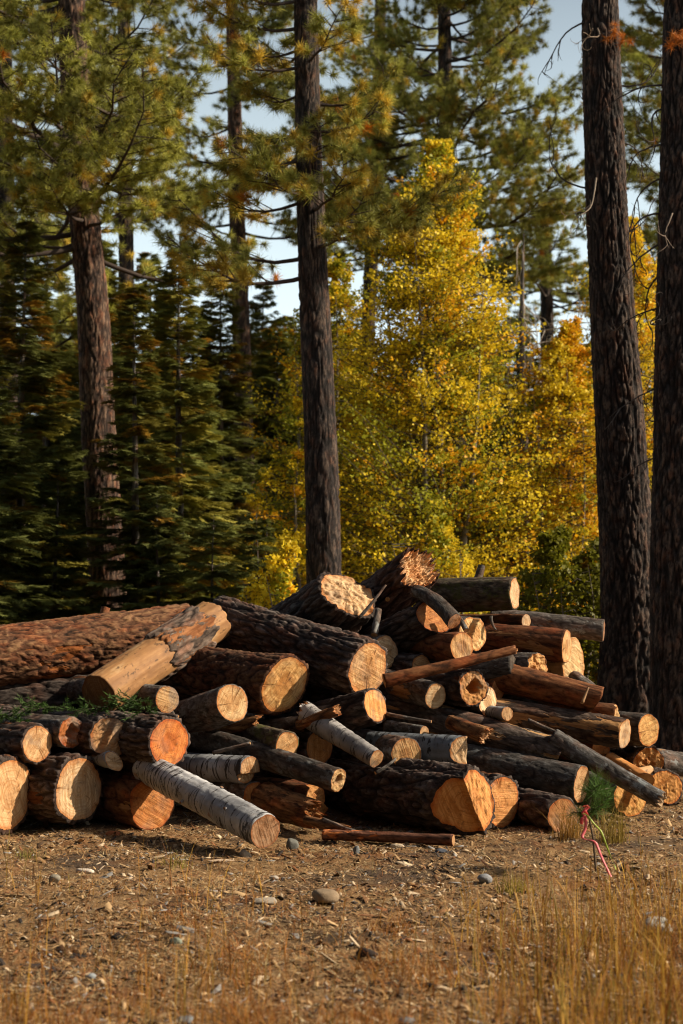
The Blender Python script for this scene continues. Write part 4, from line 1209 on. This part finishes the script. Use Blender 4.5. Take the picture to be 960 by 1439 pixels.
# ------------------------------------------------------------------ ground litter, stones, grass
rg = np.random.default_rng(50)
def scatter(n, y0, y1, wide=.30):
    y = y0 + (y1 - y0) * rg.uniform(0, 1, n) ** 1.0
    x = rg.uniform(-1, 1, n) * (y * wide + .2)
    return np.stack([x, y, gz(x, y)], -1)


def flakes(C, ln, wd, rng, lift=.35, th=0.0):
    n = len(C)
    a = rng.uniform(0, 2 * np.pi, n); e = rng.normal(0, lift, n)
    A = np.stack([np.cos(a) * np.cos(e), np.sin(a) * np.cos(e), np.sin(e)], -1)
    b = rng.normal(0, .5, n)
    B = np.stack([-np.sin(a), np.cos(a), b * .6], -1)
    N_ = np.cross(A, B); N_ /= np.linalg.norm(N_, axis=1)[:, None]
    N_ *= np.where(N_[:, 2:3] < 0, -1, 1)
    A = A * ln[:, None]; B = B * wd[:, None]
    j = lambda: 1 + rng.uniform(-.45, .25, (n, 1))
    t = (np.minimum(wd, .010) * rng.uniform(.15, .5, n))[:, None]
    q = [-A * j() - B * j() * .7, A * j() - B * j(), A * j() + B * j() * .6, -A * j() + B * j()]
    V = np.stack([C + x for x in q] + [C + x * .92 + N_ * t for x in q], 1)
    V[..., 2] += .004
    F = np.array([(4, 5, 6, 7), (0, 1, 5, 4), (1, 2, 6, 5), (2, 3, 7, 6), (3, 0, 4, 7)])
    return V.reshape(-1, 3), (np.arange(n)[:, None, None] * 8 + F[None]).reshape(-1, 4)


pal = np.array([(.42, .28, .14), (.30, .18, .08), (.17, .085, .035), (.55, .43, .28), (.10, .06, .032), (.035, .028, .024), (.30, .29, .27), (.22, .09, .035)])
pw = np.array([.17, .19, .16, .10, .15, .15, .06, .05]); pw /= pw.sum()
n = 76000
C = scatter(n, 5.0, 12.5)
dens = perlin(C * 1.3 + 5)
C = C[dens > rg.uniform(-.7, .35, n)]
n = len(C)
ln = rg.lognormal(math.log(.0105), .62, n).clip(.004, .06); wdt = ln * rg.uniform(.10, .5, n)
V, F = flakes(C, ln, wdt, rg)
T = pal[rg.choice(len(pal), n, p=pw)] * rg.uniform(.7, 1.25, (n, 1))
tag(mk('wood_litter', V, F, M['chip'], tint=np.repeat(T, 8, axis=0), smooth=False), 'bark flakes and wood chips strewn over the forest floor', 'litter', kind='stuff')
# dropped needles and straw
n = 130000
C = scatter(n, 4.8, 12.0)
C = C[perlin(C * np.array((.9, 1.5, 1)) + 21) * 1.2 + .5 * perlin(C * 4 + 2) > rg.uniform(-.55, .75, n)]; n = len(C)
C[:, 2] += rg.uniform(.0, .014, n)
a = rg.uniform(0, 2 * np.pi, n); l = rg.uniform(.03, .085, n)
D = np.stack([np.cos(a), np.sin(a), rg.normal(0, .22, n)], -1) * l[:, None]
S = np.stack([-np.sin(a), np.cos(a), np.zeros(n)], -1) * rg.uniform(.0013, .0032, n)[:, None]
V = np.stack([C - S, C + S, C + D + S * .4], 1).reshape(-1, 3)
cc = np.array([(.46, .25, .095), (.56, .36, .155), (.34, .15, .06), (.52, .41, .22)])
T = cc[rg.choice(4, n)] * rg.uniform(.6, 1.2, (n, 1))
tag(mk('needle_litter', V, np.arange(3 * n).reshape(-1, 3), M['chip'], tint=np.repeat(T, 3, axis=0), smooth=False), 'dropped rust brown pine needles over the forest floor', 'needles', kind='stuff')

# stones
def stone(label, px, py, w, hh, col, seed, name='stone', cat='stone', depth=.8, sink=.3):
    """px, py is where it meets the ground in the photo; w, hh in photo pixels"""
    d = min(14, FPX * EYE / (py - HOR))
    c = P(px, py, d); s = d / FPX
    rng = np.random.default_rng(seed)
    import bmesh
    bm = bmesh.new(); bmesh.ops.create_icosphere(bm, subdivisions=3, radius=1.0)
    V = np.array([v.co[:] for v in bm.verts]); F = np.array([[v.index for v in f.verts] for f in bm.faces]); bm.free()
    for k in range(7):       # broken facets
        nn = rand_unit(1, rng)[0]; o = rng.uniform(.55, .85)
        ex = np.maximum(0, V @ nn - o); V -= ex[:, None] * nn * .9
    V += .06 * perlin(V * 2.5 + seed)[:, None] * V
    V = V * np.array((w * s / 2, w * s / 2 * depth, hh * s / (2 - sink)))
    V[:, 2] += hh * s * (.5 - sink * .5)
    o = mk(name, V, F, M['stone'], tint=np.tile(np.array(col), (len(V), 1)), smooth=False)
    o.location = (c[0], d, float(gz(np.array([c[0]]), np.array([d]))[0])); o.rotation_euler.z = rng.uniform(-.4, .4)
    tag(o, label, cat, 'stones on the ground' if cat == 'stone' else 'wood scraps on the ground')


stone('tan rounded stone on the open litter before the pile', 457, 1257, 46, 20, (.27, .20, .125), 1)
stone('flat pale stone left of the tan rounded stone', 374, 1256, 42, 10, (.36, .31, .24), 2)
stone('upright grey green stone beside the end of the white birch', 411, 1187, 18, 20, (.15, .15, .13), 3)
stone('small grey stone by the stained ground pole', 500, 1196, 11, 14, (.17, .18, .18), 4)
stone('grey stone at left of the open ground', 77, 1234, 19, 13, (.24, .22, .17), 5)
stone('blue grey stone in the needle litter at lower left', 128, 1350, 17, 10, (.30, .34, .36), 6)
stone('greenish round stone in the dark litter near the middle', 247, 1318, 18, 11, (.20, .23, .18), 7)
stone('flat grey stone pair member by the grass tuft', 681, 1228, 22, 13, (.24, .25, .26), 8)
stone('pale grey rounded stone among the tall dry grass', 924, 1296, 44, 26, (.36, .35, .31), 9)
stone('whitish stone chip at lower centre', 385, 1222, 14, 7, (.42, .38, .32), 10)
stone('dull blue stone low at the bottom centre', 262, 1414, 24, 12, (.18, .21, .23), 11)
stone('small blue grey stone at the bottom right of centre', 572, 1420, 26, 12, (.17, .19, .20), 12)
stone('pale stone beside the white birch end', 345, 1190, 16, 14, (.42, .36, .27), 13)
stone('dark stone at the tip of the stained ground pole', 621, 1193, 20, 8, (.07, .08, .10), 14)
stone('dark broken lump of bark at the centre of the foreground', 515, 1335, 34, 14, (.045, .034, .03), 15, name='bark_lump', cat='bark', depth=.5)
stone('bleached white wood scrap on the left ground', 118, 1213, 34, 7, (.62, .54, .44), 16, name='wood_scrap', cat='wood scrap', depth=.3)
stone('long pale wood scrap in front of the white birch', 312, 1198, 46, 4, (.50, .38, .26), 17, name='wood_scrap', cat='wood scrap', depth=.15)
stone('rust orange bark scrap under the orange brown faced log', 160, 1166, 22, 8, (.34, .11, .04), 18, name='bark_scrap', cat='bark', depth=.4)
stone('pale wood scrap near the foot of the split felling cut', 558, 1186, 20, 6, (.55, .45, .32), 19, name='wood_scrap', cat='wood scrap', depth=.3)

# grass: thin bent stalks
def stalks(name, label, C, H, W, rng, cols, lean=.25, seg=4, kind='stuff', heads=0.0):
    n = len(C)
    a = rng.uniform(0, 2 * np.pi, n); ln = np.abs(rng.normal(0, lean, n)) + .03
    dr = np.stack([np.cos(a), np.sin(a)], -1)
    sa = rng.uniform(0, np.pi, n); sd = np.stack([np.cos(sa), np.sin(sa), np.zeros(n)], -1)
    t = np.linspace(0, 1, seg + 1)
    pts = np.zeros((n, seg + 1, 3))
    pts[..., :2] = C[:, None, :2] + dr[:, None, :] * (ln * H)[:, None, None] * (t ** 1.9)[None, :, None]
    pts[..., 2] = C[:, None, 2] + H[:, None] * t[None] * (1 - .25 * np.minimum(1, ln)[:, None] * t[None])
    wv = W[:, None] * (1 - .85 * t[None] ** 1.5)
    hd = rng.uniform(0, 1, n) < heads
    wv = np.where(hd[:, None] & (t[None] > .7) & (t[None] < .99), W[:, None] * 1.5, wv)
    Lp = pts - sd[:, None] * wv[..., None]; Rp = pts + sd[:, None] * wv[..., None]
    V = np.stack([Lp, Rp], 2).reshape(-1, 3)
    k = np.arange(seg)
    f = np.stack([2 * k, 2 * k + 1, 2 * k + 3, 2 * k + 2], -1)
    F = (np.arange(n)[:, None, None] * 2 * (seg + 1) + f[None]).reshape(-1, 4)
    T = cols[rng.choice(len(cols), n)] * rng.uniform(.7, 1.2, (n, 1))
    o = mk(name, V, F, M['straw'], tint=np.repeat(T, 2 * (seg + 1), axis=0), smooth=True)
    return o


def grass_pts(n, fn):
    y = rg.uniform(4.9, 10.8, n * 4); x = rg.uniform(-1, 1, n * 4) * (y * .27)
    px = 480 + x / y * FPX
    keep = rg.uniform(0, 1, n * 4) < fn(px, y)
    x, y = x[keep][:n], y[keep][:n]
    return np.stack([x, y, gz(x, y) - .005], -1)


gc = np.array([(1.05, .88, .55), (1.15, .95, .42), (.70, .46, .30), (.55, .56, .36), (.85, .60, .34), (.5, .28, .18)])
C = grass_pts(3300, lambda px, y: sstep(560, 900, px + 60 * perlin(np.stack([px * .02, y * 1.5, y * 0], -1))) * sstep(9.6, 6.5, y + .8 * sstep(900, 700, px)))
Hh = rg.uniform(.10, .46, len(C)) * rg.uniform(.6, 1, len(C)) * sstep(9.8, 6.4, C[:, 1]).clip(.45, 1)
o = stalks('dry_grass', '', C, Hh, rg.uniform(.0012, .0030, len(C)), rg, gc, heads=.3)
tag(o, 'tall dry golden grass filling the lower right foreground', 'grass', kind='stuff')
C = grass_pts(1500, lambda px, y: sstep(700, 200, px) * (.15 + .85 * sstep(.1, .5, perlin(np.stack([px * .012, y * .8, y * 0 + 4], -1)))) * sstep(9.5, 5.5, y))
o = stalks('sparse_grass', '', C, rg.uniform(.10, .36, len(C)), rg.uniform(.001, .0024, len(C)), rg, gc * np.array((.9, .85, .8)), heads=.3)
tag(o, 'sparse thin dry grass stalks scattered over the left foreground', 'grass', kind='stuff')
C = grass_pts(11000, lambda px, y: (.1 + .9 * sstep(.0, .4, perlin(np.stack([px * .01, y * 1.4, y * 0 + 9], -1)))) * sstep(9.3, 6.0, y))
o = stalks('low_grass', '', C, rg.uniform(.02, .11, len(C)) * (.6 + .7 * sstep(8, 6, C[:, 1])), rg.uniform(.0010, .0022, len(C)), rg, np.array([(.85, .5, .28), (.7, .34, .2), (.8, .6, .35), (.55, .32, .2)]), lean=.9)
tag(o, 'short flattened straw and russet stubble on the ground', 'grass', kind='stuff')
for lab, px, py, hpx, nb, cl in (('small green yellow grass tuft left of the flagged seedling', 722, 1240, 34, 90, (.62, .70, .36)),
                                 ('little green weed on the left ground below the cream log', 42, 1196, 18, 50, (.4, .55, .3)),
                                 ('green weed in the litter before the white birch', 248, 1204, 26, 45, (.5, .6, .3)),
                                 ('dry grass tuft right of the seedling, by the notched amber log', 800, 1175, 50, 120, (.7, .55, .35)),
                                 ('grey green grass clump near the amber ends at right', 862, 1180, 60, 150, (.6, .6, .36))):
    d = FPX * EYE / (py - HOR); c = P(px, py, d)
    C = c + rg.normal(0, 1, (nb, 3)) * np.array((.055, .05, 0)); C[:, 2] = gz(C[:, 0], C[:, 1]) - .005
    o = stalks('grass_tuft', '', C, rg.uniform(.4, 1.1, nb) * hpx * d / FPX, rg.uniform(.0015, .003, nb), rg, np.array([cl]), lean=.5)
    tag(o, lab, 'grass tuft', 'grass tufts')

# ------------------------------------------------------------------ flagged pine seedling
d = 8.7
sb = P(838, 1216, d); sb[2] = float(gz(sb[:1], sb[1:2])[0])
seed = empty('pine_seedling', 'small pine seedling with soft green needles and pink flagging in front of the right logs', 'seedling', None, tuple(sb))
rg2 = np.random.default_rng(12)
def sp(px, py, dd=0): return P(px, py, d + dd) - sb
stem = np.array([(0, 0, -.03), sp(834, 1180), sp(826, 1140), sp(832, 1112), sp(840, 1090)])
tb = Bag()
v, f = tube(stem, np.linspace(.007, .004, 5), 7); tb.add(v, f, (.10, .075, .05))
tw_ = [(stem[2], sp(858, 1118, -.05)), (stem[3], sp(846, 1100, -.1)), (stem[2], sp(804, 1142, .05)), (stem[3], sp(822, 1108, .05)), (stem[3], sp(856, 1108, .1)), (stem[2], sp(850, 1130, -.1))]
v, f = segs([a for a, b in tw_], [b for a, b in tw_], .004, .003); tb.add(v, f, (.22, .19, .13))
tb.build('stem', M['twig'], seed)
C, D = [], []
for a, b in tw_ + [(stem[3], stem[4])]:
    for u in (.5, .75, 1.0):
        C.append(a + (b - a) * u); D.append((b - a) / np.linalg.norm(b - a) + np.array((0, 0, .3)))
C, D = np.array(C), np.array(D); D /= np.linalg.norm(D, axis=1)[:, None]
V, F, T = tufts(C, D, rg2, 46, .125, .0026, np.tile(np.array([[.24, .50, .46]]), (len(C), 1)), spread=.8)
mk('needles', V, F, M['needle'], seed, tint=T, smooth=False)


def ribbon(name, label, pts, w, col, seedv):
    pts = np.array([P(*p) for p in pts])
    n = 40
    t = np.linspace(0, len(pts) - 1, n)
    q = np.stack([np.interp(t, np.arange(len(pts)), pts[:, k]) for k in range(3)], -1)
    for _ in range(2): q[1:-1] = (q[:-2] + 2 * q[1:-1] + q[2:]) / 4
    rng = np.random.default_rng(seedv)
    ang = np.cumsum(rng.normal(0, .22, n)) + .4
    side = np.stack([np.cos(ang), np.sin(ang) * .8, .25 * np.sin(ang * 1.7)], -1)
    V = np.concatenate([q - side * w / 2, q + side * w / 2, q - side * w / 2 + (0, .0012, 0), q + side * w / 2 + (0, .0012, 0)])
    i = np.arange(n - 1)
    F = np.concatenate([np.stack([i, i + 1, n + i + 1, n + i], -1), np.stack([2 * n + i, 3 * n + i, 3 * n + i + 1, 2 * n + i + 1], -1),
                        np.stack([i, 2 * n + i, 2 * n + i + 1, i + 1], -1), np.stack([n + i, n + i + 1, 3 * n + i + 1, 3 * n + i], -1)])
    m = leaf_mat(name + '_film', col, .35, .4, .4)
    o = mk(name, V, F, m, tint=np.ones((len(V), 3)))
    tag(o, label, 'flagging tape')


ribbon('flagging_tape', 'pink flagging tape knotted on the seedling and trailing to the ground', [(826, 1132, 8.62), (818, 1142, 8.62), (824, 1150, 8.60), (823, 1166, 8.60), (817, 1176, 8.58), (822, 1180, 8.57), (836, 1181, 8.56), (842, 1195, 8.55), (846, 1206, 8.5), (853, 1220, 8.48), (858, 1232, 8.46)], .019, (.85, .20, .22), 3)
ribbon('flagging_tape', 'red pink loop of tape tied round the seedling stem', [(819, 1134, 8.63), (823, 1131, 8.6), (828, 1135, 8.62), (822, 1140, 8.6), (826, 1146, 8.62), (818, 1150, 8.6), (817, 1158, 8.6)], .022, (.85, .14, .13), 4)
ribbon('flagging_tape', 'yellow green flagging tape hanging from the seedling to the right', [(820, 1143, 8.6), (826, 1146, 8.6), (835, 1158, 8.6), (845, 1168, 8.58), (850, 1182, 8.56), (856, 1198, 8.55), (862, 1212, 8.53), (866, 1222, 8.5)], .014, (.50, .62, .10), 5)
